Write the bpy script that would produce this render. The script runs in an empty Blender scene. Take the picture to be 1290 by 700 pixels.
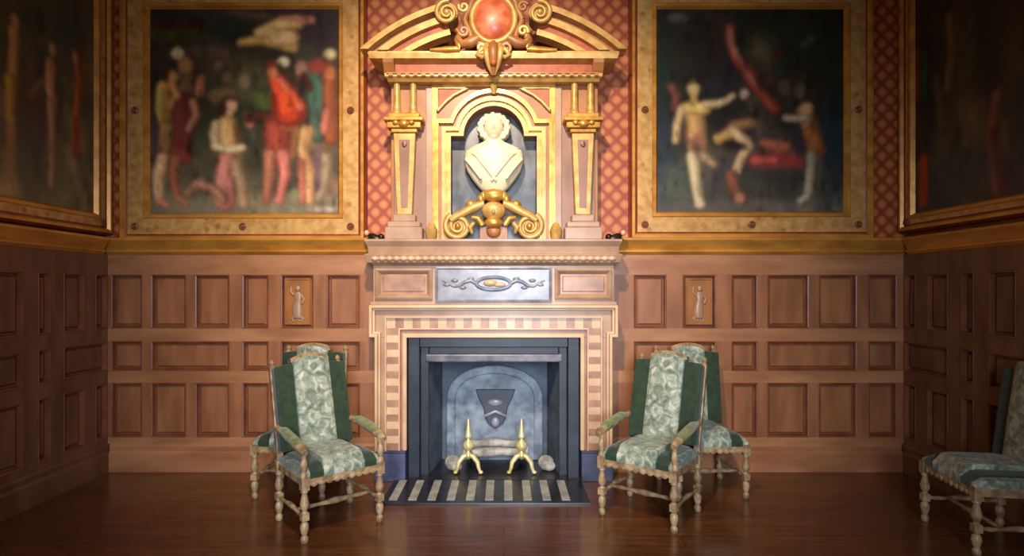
import bpy, math, random
import numpy as np
from mathutils import Vector, Matrix
R = math.radians
random.seed(7)
S = bpy.context.scene
COL = S.collection

# ------------------------------------------------------------------ camera, light, exposure
FOC, DIST, EYE = 720.0, 5.333, 1.67          # focal length in pixels of a 1290-wide frame, camera to back wall, eye height
cam_d = bpy.data.cameras.new('camera')
cam_d.sensor_fit = 'HORIZONTAL'; cam_d.sensor_width = 36.0
cam_d.lens = FOC / 1290 * 36.0
cam_d.shift_x = 10 / 1290; cam_d.shift_y = 16 / 1290
cam_d.clip_start = 0.02
cam = bpy.data.objects.new('camera', cam_d); COL.objects.link(cam)
cam.location = (0, -DIST, EYE); cam.rotation_euler = (R(90), 0, 0)
S.camera = cam
S.view_settings.view_transform = 'Standard'
S.view_settings.look = 'None'
S.view_settings.gamma = 1.0
S.view_settings.exposure = 0.25
S.view_settings.use_curve_mapping = False

W = bpy.data.worlds.new('world'); S.world = W
W.use_nodes = True
W.node_tree.nodes['Background'].inputs[0].default_value = (1.0, 0.86, 0.70, 1)
W.node_tree.nodes['Background'].inputs[1].default_value = 0.05

def lamp(name, kind, loc, target, energy, color, **kw):
    d = bpy.data.lights.new(name, kind); d.energy = energy; d.color = color
    for k, v in kw.items(): setattr(d, k, v)
    o = bpy.data.objects.new(name, d); COL.objects.link(o)
    o.location = loc
    o.rotation_euler = (Vector(target) - Vector(loc)).to_track_quat('-Z', 'Y').to_euler()
    return o
lamp('ceiling_spot', 'SPOT', (-0.35, -3.9, 4.85), (-0.25, 0, 1.95), 960, (1.0, 0.83, 0.63), spot_size=R(76), spot_blend=1.0, shadow_soft_size=0.12)
lamp('ceiling_fill', 'POINT', (-0.6, -3.2, 4.6), (0, 0, 0), 26, (1.0, 0.76, 0.50), shadow_soft_size=0.25)  # weak warm fill added near the ceiling, no fixture behind it
lamp('window_daylight', 'AREA', (0.3, -7.6, 2.3), (-0.1, 0, 0.9), 75, (0.80, 0.88, 1.0), shape='RECTANGLE', size=1.6, size_y=2.2, spread=R(70))

# ------------------------------------------------------------------ helpers
def sc(Y): return FOC / (DIST + Y)                       # pixels per metre at depth Y
def wx(px, Y=0.0): return (px - 635) / sc(Y)
def wz(py, Y=0.0): return EYE + (366 - py) / sc(Y)

def lin(c):
    out = []
    for v in c[:3]:
        v = v / 255.0
        out.append(v / 12.92 if v <= 0.04045 else ((v + 0.055) / 1.055) ** 2.4)
    return tuple(out) + (1.0,)

class MB:
    def __init__(self): self.v = []; self.f = []; self.m = []
    def add(self, vs, fs, mi=0):
        b = len(self.v); self.v += [tuple(p) for p in vs]
        for f in fs: self.f.append(tuple(i + b for i in f)); self.m.append(mi)
    def box(self, x0, x1, y0, y1, z0, z1, mi=0):
        vs = [(x, y, z) for x in (x0, x1) for y in (y0, y1) for z in (z0, z1)]
        self.add(vs, [(0,1,3,2),(4,6,7,5),(0,4,5,1),(2,3,7,6),(0,2,6,4),(1,5,7,3)], mi)
    def rings(self, rings, mi=0, cap=True, closed=True):
        n = len(rings[0]); vs = [p for r in rings for p in r]; fs = []
        for i in range(len(rings) - 1):
            for j in range(n if closed else n - 1):
                a = i*n + j; b = i*n + (j+1) % n
                fs.append((a, b, b+n, a+n))
        if cap:
            fs.append(tuple(range(n))[::-1]); fs.append(tuple((len(rings)-1)*n + j for j in range(n)))
        self.add(vs, fs, mi)
    def lathe(self, prof, c=(0,0,0), n=16, mi=0, axis='z', sx=1.0, sy=1.0):
        rr = []
        for r, h in prof:
            ring = []
            for j in range(n):
                a = 2*math.pi*j/n; x, y = r*math.cos(a)*sx, r*math.sin(a)*sy
                if axis == 'z': p = (x, y, h)
                elif axis == 'y': p = (x, h, -y)
                else: p = (h, x, y)
                ring.append((p[0]+c[0], p[1]+c[1], p[2]+c[2]))
            rr.append(ring)
        self.rings(rr, mi)
    def tube(self, path, rad, n=8, mi=0, squash=1.0):
        P = [Vector(p) for p in path]; k = len(P)
        rad = rad if isinstance(rad, (list, tuple)) else [rad]*k
        up = None; rr = []
        for i in range(k):
            t = (P[min(i+1,k-1)] - P[max(i-1,0)]).normalized()
            if up is None:
                up = Vector((0,1,0)) if abs(t.y) < 0.9 else Vector((0,0,1))
            s = t.cross(up).normalized(); u = s.cross(t).normalized(); up = u
            rr.append([tuple(P[i] + (s*math.cos(2*math.pi*j/n) + u*math.sin(2*math.pi*j/n)*squash)*rad[i]) for j in range(n)])
        self.rings(rr, mi)
    def ball(self, c, r, mi=0, nu=14, nv=9):
        if not isinstance(r, (list, tuple)): r = (r, r, r)
        rr = []
        for i in range(nv):
            t = math.pi * (i + 0.25) / (nv - 0.5)
            rr.append([(c[0]+r[0]*math.sin(t)*math.cos(2*math.pi*j/nu), c[1]+r[1]*math.sin(t)*math.sin(2*math.pi*j/nu), c[2]-r[2]*math.cos(t)) for j in range(nu)])
        self.rings(rr, mi)
    def frame(self, x0, x1, z0, z1, prof, mats=None, back=None):
        """mitred rectangular moulding facing -y: prof = [(inset, y)...] from outside in"""
        L = [[(x0+i, y, z0+i), (x1-i, y, z0+i), (x1-i, y, z1-i), (x0+i, y, z1-i)] for i, y in prof]
        for k in range(len(L)-1):
            self.rings([L[k], L[k+1]], mats[k] if mats else 0, cap=False)
        if back is not None: self.add(L[-1], [(0,1,2,3)], back)
    def strip(self, ca, cb, y0, y1, mi=0):
        """solid band between two (x, z) contours of equal length, from y0 (front) to y1"""
        n = len(ca)
        rr = [[(ca[i][0], y0, ca[i][1]), (cb[i][0], y0, cb[i][1]), (cb[i][0], y1, cb[i][1]), (ca[i][0], y1, ca[i][1])] for i in range(n)]
        self.rings(rr, mi)
    def prism(self, poly, y0, y1, mi=0):
        self.rings([[(x, y0, z) for x, z in poly], [(x, y1, z) for x, z in poly]], mi)
    def profile_x(self, x0, x1, prof, mi=0, ret=None):
        """horizontal moulding along x with returns: prof = [(y, z, grow)] bottom to top"""
        rr = []
        for y, z, g in prof:
            rr.append([(x0-g, y, z), (x1+g, y, z), (x1+g, 0.0, z), (x0-g, 0.0, z)])
        self.rings(rr, mi)
    def xform(self, M):
        self.v = [tuple(M @ Vector(p)) for p in self.v]; return self
    def build(self, name, mats, parent=None, smooth=False, bevel=0, sub=0):
        me = bpy.data.meshes.new(name)
        me.from_pydata(self.v, [], self.f); me.validate(); 
        import bmesh
        bm = bmesh.new(); bm.from_mesh(me); bmesh.ops.recalc_face_normals(bm, faces=bm.faces[:])
        bm.to_mesh(me); bm.free()
        if not isinstance(mats, (list, tuple)): mats = [mats]
        for m in mats: me.materials.append(m)
        if len(me.polygons) == len(self.m): me.polygons.foreach_set('material_index', self.m)
        if smooth:
            me.polygons.foreach_set('use_smooth', [True]*len(me.polygons))
        o = bpy.data.objects.new(name, me); COL.objects.link(o)
        if parent: o.parent = parent
        if bevel:
            b = o.modifiers.new('bevel', 'BEVEL'); b.width = bevel; b.segments = 2; b.limit_method = 'ANGLE'; b.angle_limit = R(40)
        if sub:
            s = o.modifiers.new('sub', 'SUBSURF'); s.levels = sub; s.render_levels = sub
        if smooth:
            try: me.set_sharp_from_angle(angle=R(50))
            except Exception: pass
        return o

def empty(name, loc=(0,0,0), rz=0):
    o = bpy.data.objects.new(name, None); COL.objects.link(o)
    o.location = loc; o.rotation_euler = (0,0,rz); o.empty_display_size = 0.1
    return o
def tag(o, label=None, cat=None, group=None, kind=None):
    if label: o['label'] = label
    if cat: o['category'] = cat
    if group: o['group'] = group
    if kind: o['kind'] = kind
    return o
def copy_tree(o, parent=None):
    c = o.copy(); COL.objects.link(c)
    if parent: c.parent = parent
    for ch in list(o.children): copy_tree(ch, c)
    return c

# ------------------------------------------------------------------ materials
def new_mat(name, rough=0.5, metal=0.0, coat=0.0, spec=0.5, sheen=0.0):
    m = bpy.data.materials.new(name); m.use_nodes = True
    nt = m.node_tree; b = nt.nodes['Principled BSDF']
    b.inputs['Roughness'].default_value = rough; b.inputs['Metallic'].default_value = metal
    b.inputs['Coat Weight'].default_value = coat; b.inputs['Specular IOR Level'].default_value = spec
    b.inputs['Sheen Weight'].default_value = sheen
    return m, nt, b
def node(nt, kind, **kw):
    n = nt.nodes.new(kind)
    for k, v in kw.items(): setattr(n, k, v)
    return n
def ramp(nt, stops):
    r = nt.nodes.new('ShaderNodeValToRGB'); e = r.color_ramp.elements
    while len(e) < len(stops): e.new(0.5)
    for el, (p, c) in zip(e, stops): el.position = p; el.color = lin(c)
    return r
def mapped(nt, scale):
    tc = node(nt, 'ShaderNodeTexCoord'); mp = node(nt, 'ShaderNodeMapping'); mp.inputs['Scale'].default_value = scale
    nt.links.new(tc.outputs['Object'], mp.inputs['Vector']); return mp
def noisy(name, c0, c1, scale=(6,6,6), rough=0.5, detail=5, p=(0.35, 0.65), bump=0.0, **kw):
    m, nt, b = new_mat(name, rough, **kw)
    mp = mapped(nt, scale); n = node(nt, 'ShaderNodeTexNoise'); n.inputs['Scale'].default_value = 1.0; n.inputs['Detail'].default_value = detail
    nt.links.new(mp.outputs[0], n.inputs['Vector'])
    r = ramp(nt, [(p[0], c0), (p[1], c1)])
    nt.links.new(n.outputs['Fac'], r.inputs[0]); nt.links.new(r.outputs[0], b.inputs['Base Color'])
    if bump:
        bp = node(nt, 'ShaderNodeBump'); bp.inputs['Strength'].default_value = bump; bp.inputs['Distance'].default_value = 0.01
        nt.links.new(n.outputs['Fac'], bp.inputs['Height']); nt.links.new(bp.outputs[0], b.inputs['Normal'])
    return m

M = {}
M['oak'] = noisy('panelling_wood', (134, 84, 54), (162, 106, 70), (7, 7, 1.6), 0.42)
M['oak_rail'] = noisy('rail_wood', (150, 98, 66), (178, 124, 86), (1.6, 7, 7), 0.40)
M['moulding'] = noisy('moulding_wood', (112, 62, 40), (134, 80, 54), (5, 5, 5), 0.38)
M['shaded_oak'] = noisy('shaded_side_wood', (98, 62, 42), (124, 82, 58), (7, 7, 1.6), 0.45)  # panelling wood again, with the side walls' shade put into its colour
M['plain_gilt'] = noisy('gilt_cornice', (176, 116, 44), (214, 150, 66), (3, 9, 9), 0.35, metal=0.25)
M['ochre'] = noisy('frame_ochre', (182, 130, 70), (210, 164, 98), (14, 14, 14), 0.45, metal=0.15)
def leaf_marks(m, dark):
    nt = m.node_tree; b = nt.nodes['Principled BSDF']; src = b.inputs['Base Color'].links[0].from_socket
    mp = mapped(nt, (9, 2, 9)); v = node(nt, 'ShaderNodeTexVoronoi'); v.inputs['Scale'].default_value = 1.0; v.inputs['Randomness'].default_value = 0.55
    nt.links.new(mp.outputs[0], v.inputs['Vector'])
    r = node(nt, 'ShaderNodeMapRange'); r.inputs['From Min'].default_value = 0.20; r.inputs['From Max'].default_value = 0.32; r.inputs['To Min'].default_value = 0.55; r.inputs['To Max'].default_value = 0.0
    nt.links.new(v.outputs['Distance'], r.inputs['Value'])
    mx = node(nt, 'ShaderNodeMix', data_type='RGBA'); mx.inputs[7].default_value = lin(dark)
    nt.links.new(r.outputs[0], mx.inputs[0]); nt.links.new(src, mx.inputs[6]); nt.links.new(mx.outputs[2], b.inputs['Base Color'])
leaf_marks(M['ochre'], (122, 84, 34))
M['redwood'] = noisy('red_brown_wood', (108, 42, 26), (140, 62, 36), (8, 8, 2), 0.4)
M['gold'] = noisy('gilding', (176, 120, 46), (212, 160, 76), (12, 12, 12), 0.32, metal=0.45)
M['palegold'] = noisy('pale_gilding', (178, 132, 66), (208, 166, 96), (12, 12, 12), 0.4, metal=0.2)
M['orange'] = noisy('orange_ground', (150, 66, 30), (182, 90, 44), (10, 10, 10), 0.5)
M['tawny'] = noisy('tawny_wood', (142, 86, 42), (172, 112, 60), (5, 5, 3), 0.42)
M['cabochon'] = noisy('red_stone', (176, 78, 48), (222, 128, 84), (9, 9, 9), 0.42, coat=0.15)
M['rosewood'] = noisy('rosy_wood', (124, 84, 64), (152, 108, 84), (5, 5, 2), 0.42)
M['marble'] = noisy('cream_marble', (156, 120, 94), (178, 142, 114), (5, 5, 5), 0.35)
M['marble_line'] = noisy('pale_marble', (196, 158, 122), (212, 178, 142), (5, 5, 5), 0.35)
M['marble_rose'] = noisy('rose_marble', (150, 108, 86), (176, 134, 108), (9, 9, 9), 0.33)
M['marble_grey'] = noisy('grey_marble', (108, 106, 114), (150, 146, 152), (7, 3, 9), 0.3)
M['marble_red'] = noisy('red_marble', (140, 66, 56), (168, 92, 78), (9, 9, 9), 0.33)
M['niche'] = noisy('veined_marble', (34, 34, 38), (100, 98, 102), (7, 3, 4), 0.35, detail=7, p=(0.42, 0.66))
M['bust'] = noisy('white_marble', (222, 204, 164), (236, 220, 184), (6, 6, 6), 0.45)
M['slate'] = noisy('blue_slate', (26, 30, 40), (40, 46, 58), (6, 6, 6), 0.42)
M['slate_lip'] = noisy('slate_lip', (60, 62, 74), (120, 112, 122), (8, 8, 8), 0.35)
M['plinth'] = noisy('blue_plinth', (54, 60, 86), (84, 88, 118), (8, 8, 8), 0.4)
M['iron'] = noisy('cast_iron', (88, 98, 112), (138, 148, 162), (9, 9, 9), 0.5, bump=0.4)
M['iron_dark'] = noisy('dark_iron', (40, 46, 58), (58, 64, 78), (9, 9, 9), 0.45)
M['blue_lit_soot'] = noisy('blue_lit_soot_brick', (62, 70, 82), (86, 96, 112), (5, 5, 8), 0.7)  # firebox lining; the bluish cast of the light is put into its colour
M['brass'] = noisy('brass', (206, 186, 108), (240, 226, 168), (10, 10, 10), 0.3, metal=0.3)
M['ash'] = noisy('ash_log', (120, 116, 108), (186, 180, 170), (12, 12, 12), 0.85, bump=0.5)
M['stone_w'] = noisy('pale_stone', (140, 138, 128), (176, 172, 160), (10, 10, 10), 0.35)
M['stone_b'] = noisy('black_stone', (24, 24, 28), (40, 40, 46), (10, 10, 10), 0.3)
M['velvet'] = noisy('green_velvet', (18, 38, 20), (34, 58, 30), (18, 18, 18), 0.75, sheen=0.25)
M['velvet_lit'] = noisy('lit_green_velvet', (92, 100, 50), (130, 136, 76), (25, 25, 25), 0.7, sheen=0.3)  # same green velvet, lighter: light on the arm pads put into the colour
M['giltwood'] = noisy('worn_giltwood', (122, 96, 66), (182, 152, 114), (16, 16, 16), 0.42)
M['bronze'] = noisy('dark_bronze', (34, 24, 20), (58, 40, 30), (12, 12, 12), 0.35, metal=0.5)
M['plaster'] = noisy('ceiling_plaster', (150, 132, 110), (166, 148, 124), (2, 2, 2), 0.8)
M['glass'] = new_mat('window_glass', 0.05)[0]
M['glass'].node_tree.nodes['Principled BSDF'].inputs['Base Color'].default_value = lin((150, 165, 180))

def mat_damask():
    m, nt, b = new_mat('sage_damask', 0.6, sheen=0.15)
    mp = mapped(nt, (1, 1, 1))
    n = node(nt, 'ShaderNodeTexNoise'); n.inputs['Scale'].default_value = 9; n.inputs['Detail'].default_value = 2
    n.inputs['Scale'].default_value = 15; n.inputs['Detail'].default_value = 3; n.inputs['Distortion'].default_value = 0.9; n.inputs['Roughness'].default_value = 0.62
    nt.links.new(mp.outputs[0], n.inputs['Vector'])
    r = ramp(nt, [(0.32, (86, 102, 86)), (0.46, (124, 134, 116)), (0.56, (154, 160, 140)), (0.68, (196, 196, 176))])
    nt.links.new(n.outputs['Fac'], r.inputs[0]); nt.links.new(r.outputs[0], b.inputs['Base Color'])
    return m
M['damask'] = mat_damask()

def mat_wallpaper():
    m, nt, b = new_mat('lattice_wallpaper', 0.5)
    tc = node(nt, 'ShaderNodeTexCoord'); sp = node(nt, 'ShaderNodeSeparateXYZ'); nt.links.new(tc.outputs['Object'], sp.inputs[0])
    def sn(src):
        mu = node(nt, 'ShaderNodeMath', operation='MULTIPLY'); mu.inputs[1].default_value = 2*math.pi/0.30
        s = node(nt, 'ShaderNodeMath', operation='COSINE'); nt.links.new(src, mu.inputs[0]); nt.links.new(mu.outputs[0], s.inputs[0]); return s
    u_ = node(nt, 'ShaderNodeMath', operation='ADD'); w_ = node(nt, 'ShaderNodeMath', operation='SUBTRACT')
    for q in (u_, w_): nt.links.new(sp.outputs['X'], q.inputs[0]); nt.links.new(sp.outputs['Z'], q.inputs[1])
    a, c = sn(u_.outputs[0]), sn(w_.outputs[0])
    p = node(nt, 'ShaderNodeMath', operation='MULTIPLY'); nt.links.new(a.outputs[0], p.inputs[0]); nt.links.new(c.outputs[0], p.inputs[1])
    r = ramp(nt, [(0.0, (142, 60, 30)), (0.25, (158, 72, 36)), (0.6, (186, 106, 58)), (0.95, (196, 122, 72))])
    ab = node(nt, 'ShaderNodeMath', operation='ABSOLUTE'); nt.links.new(p.outputs[0], ab.inputs[0])
    nt.links.new(ab.outputs[0], r.inputs[0]); nt.links.new(r.outputs[0], b.inputs['Base Color'])
    return m
M['wallpaper'] = mat_wallpaper()

def mat_floor():
    m, nt, b = new_mat('polished_boards', 0.24, coat=0.3)
    b.inputs['Coat Roughness'].default_value = 0.12
    mp = mapped(nt, (1, 1, 1))
    br = node(nt, 'ShaderNodeTexBrick'); br.offset = 0.37
    br.inputs['Scale'].default_value = 1.0; br.inputs['Brick Width'].default_value = 1.9; br.inputs['Row Height'].default_value = 0.16
    br.inputs['Mortar Size'].default_value = 0.003
    br.inputs['Color1'].default_value = lin((98, 54, 28)); br.inputs['Color2'].default_value = lin((118, 68, 36)); br.inputs['Mortar'].default_value = lin((52, 26, 16))
    nt.links.new(mp.outputs[0], br.inputs['Vector'])
    mp2 = mapped(nt, (2, 22, 2)); n = node(nt, 'ShaderNodeTexNoise'); n.inputs['Scale'].default_value = 1.5; n.inputs['Detail'].default_value = 6
    nt.links.new(mp2.outputs[0], n.inputs['Vector'])
    r = ramp(nt, [(0.3, (190, 190, 190)), (0.7, (255, 255, 255))]); nt.links.new(n.outputs['Fac'], r.inputs[0])
    mx = node(nt, 'ShaderNodeMix', data_type='RGBA', blend_type='MULTIPLY'); mx.inputs[0].default_value = 1.0
    nt.links.new(br.outputs['Color'], mx.inputs[6]); nt.links.new(r.outputs[0], mx.inputs[7])
    nt.links.new(mx.outputs[2], b.inputs['Base Color'])
    return m
M['floor'] = mat_floor()
def mat_paint():
    m, nt, b = new_mat('oil_paint', 0.38)
    a = node(nt, 'ShaderNodeVertexColor'); a.layer_name = 'pigment'
    mp = mapped(nt, (30, 30, 30)); n = node(nt, 'ShaderNodeTexNoise'); n.inputs['Scale'].default_value = 1.0; n.inputs['Detail'].default_value = 4
    nt.links.new(mp.outputs[0], n.inputs['Vector'])
    r = ramp(nt, [(0.3, (232, 232, 232)), (0.7, (255, 255, 255))]); nt.links.new(n.outputs['Fac'], r.inputs[0])
    mx = node(nt, 'ShaderNodeMix', data_type='RGBA', blend_type='MULTIPLY'); mx.inputs[0].default_value = 1.0
    nt.links.new(a.outputs['Color'], mx.inputs[6]); nt.links.new(r.outputs[0], mx.inputs[7])
    nt.links.new(mx.outputs[2], b.inputs['Base Color'])
    return m
M['paint'] = mat_paint()

# ------------------------------------------------------------------ the room
XL, XR, ZC, YF = wx(134), wx(1140), 5.2, -8.0
CX = -0.092                                             # axis of the chimneypiece
def st(o): o['kind'] = 'structure'; return o
b = MB(); b.box(XL-0.2, XR+0.2, YF-0.2, 0.7, -0.1, 0.0); st(b.build('floor', M['floor']))
b = MB(); b.box(XL-0.2, XR+0.2, YF-0.2, 0.7, ZC, ZC+0.1); st(b.build('ceiling', M['plaster']))
HO, HT = 0.80, 1.30
b = MB()
b.box(XL-0.2, CX-HO, 0, 0.6, 0, ZC); b.box(CX+HO, XR+0.2, 0, 0.6, 0, ZC); b.box(CX-HO, CX+HO, 0, 0.6, HT, ZC)
wall_back = st(b.build('wall_back', M['wallpaper']))
LB = -YF
b = MB(); b.box(-LB, 0, 0, 0.2, 0, ZC); wall_left = st(b.build('wall_left', M['redwood'])); wall_left.location = (XL, 0, 0); wall_left.rotation_euler = (0, 0, R(90))
b = MB(); b.box(0, LB, 0, 0.2, 0, ZC); wall_right = st(b.build('wall_right', M['redwood'])); wall_right.location = (XR, 0, 0); wall_right.rotation_euler = (0, 0, R(-90))
b = MB()
WX0, WX1, WZ0, WZ1 = -0.6, 1.2, 0.9, 3.7
b.box(XL, WX0, YF-0.2, YF, 0, ZC); b.box(WX1, XR, YF-0.2, YF, 0, ZC); b.box(WX0, WX1, YF-0.2, YF, 0, WZ0); b.box(WX0, WX1, YF-0.2, YF, WZ1, ZC)
st(b.build('wall_front', M['shaded_oak']))
b = MB(); b.box(WX0, WX1, YF-0.12, YF-0.10, WZ0, WZ1); win = st(b.build('window_1', M['glass']))
b = MB()
for k in range(4): b.box(WX0 + k*0.6 - 0.03, WX0 + k*0.6 + 0.03, YF-0.09, YF-0.03, WZ0, WZ1)
for k in range(5): b.box(WX0, WX1, YF-0.085, YF-0.035, WZ0 + k*0.7 - 0.025, WZ0 + k*0.7 + 0.025)
b.build('window_frame', M['shaded_oak'], win)

# ---- wainscot: rows of fielded panels in a grid of stiles and rails, in the wall's own frame (faces -y)
ROWS = [(wz(549), wz(481)), (wz(466), wz(429)), (wz(413), wz(346))]
BASE_Z, TOP_Z, CORN_Z = wz(557), wz(321), wz(299)
def wainscot(wall, x0, x1, cols, mid, mats):
    """cols: panel spans of the top and bottom rows; mid: spans of the middle row"""
    F0, F1 = 0.0, -0.045
    wood, rail, mould = mats
    fr = MB()
    zs = [BASE_Z, ROWS[0][0], ROWS[0][1], ROWS[1][0], ROWS[1][1], ROWS[2][0], ROWS[2][1], TOP_Z]
    for k in (0, 2, 4, 6): fr.box(x0, x1, F1, F0, zs[k], zs[k+1], 1)
    for row, spans in ((0, cols), (1, mid), (2, cols)):
        e = [x0] + [v for s in spans for v in s] + [x1]
        for k in range(0, len(e), 2): fr.box(e[k], e[k+1], F1, F0, ROWS[row][0], ROWS[row][1], 0)
    fr.build('stiles_and_rails', [wood, rail], wall)
    for row, spans in ((0, cols), (1, mid), (2, cols)):
        for a, c in spans:
            p = MB()
            p.frame(a, c, ROWS[row][0], ROWS[row][1], [(0.0, -0.046), (0.005, -0.051), (0.014, -0.047), (0.019, -0.006), (0.030, -0.006), (0.046, -0.022)], [1, 1, 1, 1, 0], back=0)  # darker mould wood paints the shadow line round each panel
            p.build('panel', [wood, mould], wall)
def spans(px): return [(wx(a), wx(c)) for a, c in px]
WM = (M['oak'], M['oak_rail'], M['moulding'])
MW = CX - 1.04                                           # where the wainscot meets the chimneypiece
ML, MR = CX - 1.035, CX + 1.035
wainscot(wall_back, XL, ML, spans([(144,183),(194,238),(249,292),(308,341),(356,397),(413,455)]), spans([(144,183),(194,292),(308,341),(356,455)]), WM)
wainscot(wall_back, MR, XR, spans([(797,838),(858,900),(919,952),(964,1016),(1028,1076),(1090,1126)]), spans([(797,900),(919,952),(964,1076),(1090,1126)]), WM)
SM = (M['shaded_oak'], M['shaded_oak'], M['moulding'])
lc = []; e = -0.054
for k in range(14):
    w = (0.152, 0.24, 0.13, 0.24)[k % 4]; lc.append((e - w, e)); e -= w + 0.132
lc = lc[::-1]
lm = []
k = len(lc) - 1
while k >= 0:
    if (len(lc) - 1 - k) % 3 == 0 and k > 0: lm.append((lc[k-1][0], lc[k][1])); k -= 2
    else: lm.append(lc[k]); k -= 1
lm = lm[::-1]
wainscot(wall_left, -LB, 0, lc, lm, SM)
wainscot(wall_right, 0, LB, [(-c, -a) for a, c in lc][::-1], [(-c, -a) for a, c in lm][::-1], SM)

# ---- skirting boards and gilt cornice rails
def skirting(name, loc, rz, x0, x1, m):
    o = MB(); o.profile_x(x0, x1, [(-0.07, 0, 0), (-0.07, 0.17, 0), (-0.055, 0.19, 0), (-0.06, 0.235, 0), (-0.05, BASE_Z, 0), (-0.02, BASE_Z+0.002, 0)])
    o = st(o.build(name, m)); o.location = loc; o.rotation_euler = (0, 0, rz); return o
skirting('baseboard_back', (0,0,0), 0, XL+0.07, ML, M['oak_rail'])
skirting('baseboard_back_right', (0,0,0), 0, MR, XR-0.07, M['oak_rail']).name = 'baseboard_back.001'
skirting('baseboard_left', (XL,0,0), R(90), -LB, 0, M['shaded_oak'])
skirting('baseboard_right', (XR,0,0), R(-90), 0, LB, M['shaded_oak'])
def cornice(name, loc, rz, x0, x1, m):
    o = MB(); h = CORN_Z - TOP_Z
    o.profile_x(x0, x1, [(-0.05, TOP_Z, 0), (-0.075, TOP_Z+0.15*h, 0), (-0.075, TOP_Z+0.22*h, 0), (-0.06, TOP_Z+0.26*h, 0), (-0.085, TOP_Z+0.55*h, 0), (-0.11, TOP_Z+0.8*h, 0), (-0.11, TOP_Z+0.92*h, 0), (-0.03, CORN_Z, 0)])
    o = st(o.build(name, m)); o.location = loc; o.rotation_euler = (0, 0, rz); return o
cornice('trim_1', (0,0,0), 0, XL+0.0, CX-1.0, M['plain_gilt'])
cornice('trim_2', (0,0,0), 0, CX+1.0, XR-0.0, M['plain_gilt'])
cornice('trim_3', (XL,0,0), R(90), -LB, -0.112, M['plain_gilt'])
cornice('trim_4', (XR,0,0), R(-90), 0.112, LB, M['plain_gilt'])

# ------------------------------------------------------------------ carved reliefs on two wainscot panels
def relief(px0, px1, label):
    x0, x1 = wx(px0), wx(px1); xc = (x0+x1)/2; z0, z1 = ROWS[2]; zc = (z0+z1)/2
    root = empty('carved_relief', (xc, 0, z0)); tag(root, label, 'carving', 'carved relief panels in the wainscot')
    h = z1 - z0; hw = (x1-x0)/2
    p = MB(); p.frame(-hw+0.03, hw-0.03, 0.03, h-0.03, [(0, -0.028), (0.006, -0.040), (0.016, -0.040), (0.020, -0.034)], None, back=0)
    p.build('plaque', M['tawny'], root)
    f = MB()                                             # a draped standing figure with scrolls
    y = -0.040
    f.ball((0.005, y, h*0.74), (0.022, 0.016, 0.028))
    f.rings([[(cx + a*math.cos(t), y + 0.5*a*math.sin(t)*0.8, zz) for t in [2*math.pi*j/12 for j in range(12)]] for cx, a, zz in
             ((0.0, 0.036, h*0.20), (-0.004, 0.044, h*0.30), (0.0, 0.036, h*0.44), (0.006, 0.028, h*0.53), (0.006, 0.040, h*0.62), (0.004, 0.014, h*0.68))])
    f.tube([(0.04, y, h*0.62), (0.062, y, h*0.54), (0.044, y-0.004, h*0.46)], 0.010)
    f.tube([(-0.032, y, h*0.62), (-0.060, y, h*0.68), (-0.054, y-0.004, h*0.78)], 0.010)
    for s in (-1, 1):
        f.tube([(s*(0.03+0.028*math.cos(t)*(1-t/14)), y+0.004, h*0.17+0.028*math.sin(t)*(1-t/14)) for t in [k*0.5 for k in range(18)]], 0.006)
    f.build('figure', M['marble'], root, smooth=True)
relief(356, 397, 'carved wooden relief of a standing figure in the panelling left of the fireplace')
relief(858, 900, 'carved wooden relief of a standing figure in the panelling right of the fireplace')

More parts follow.
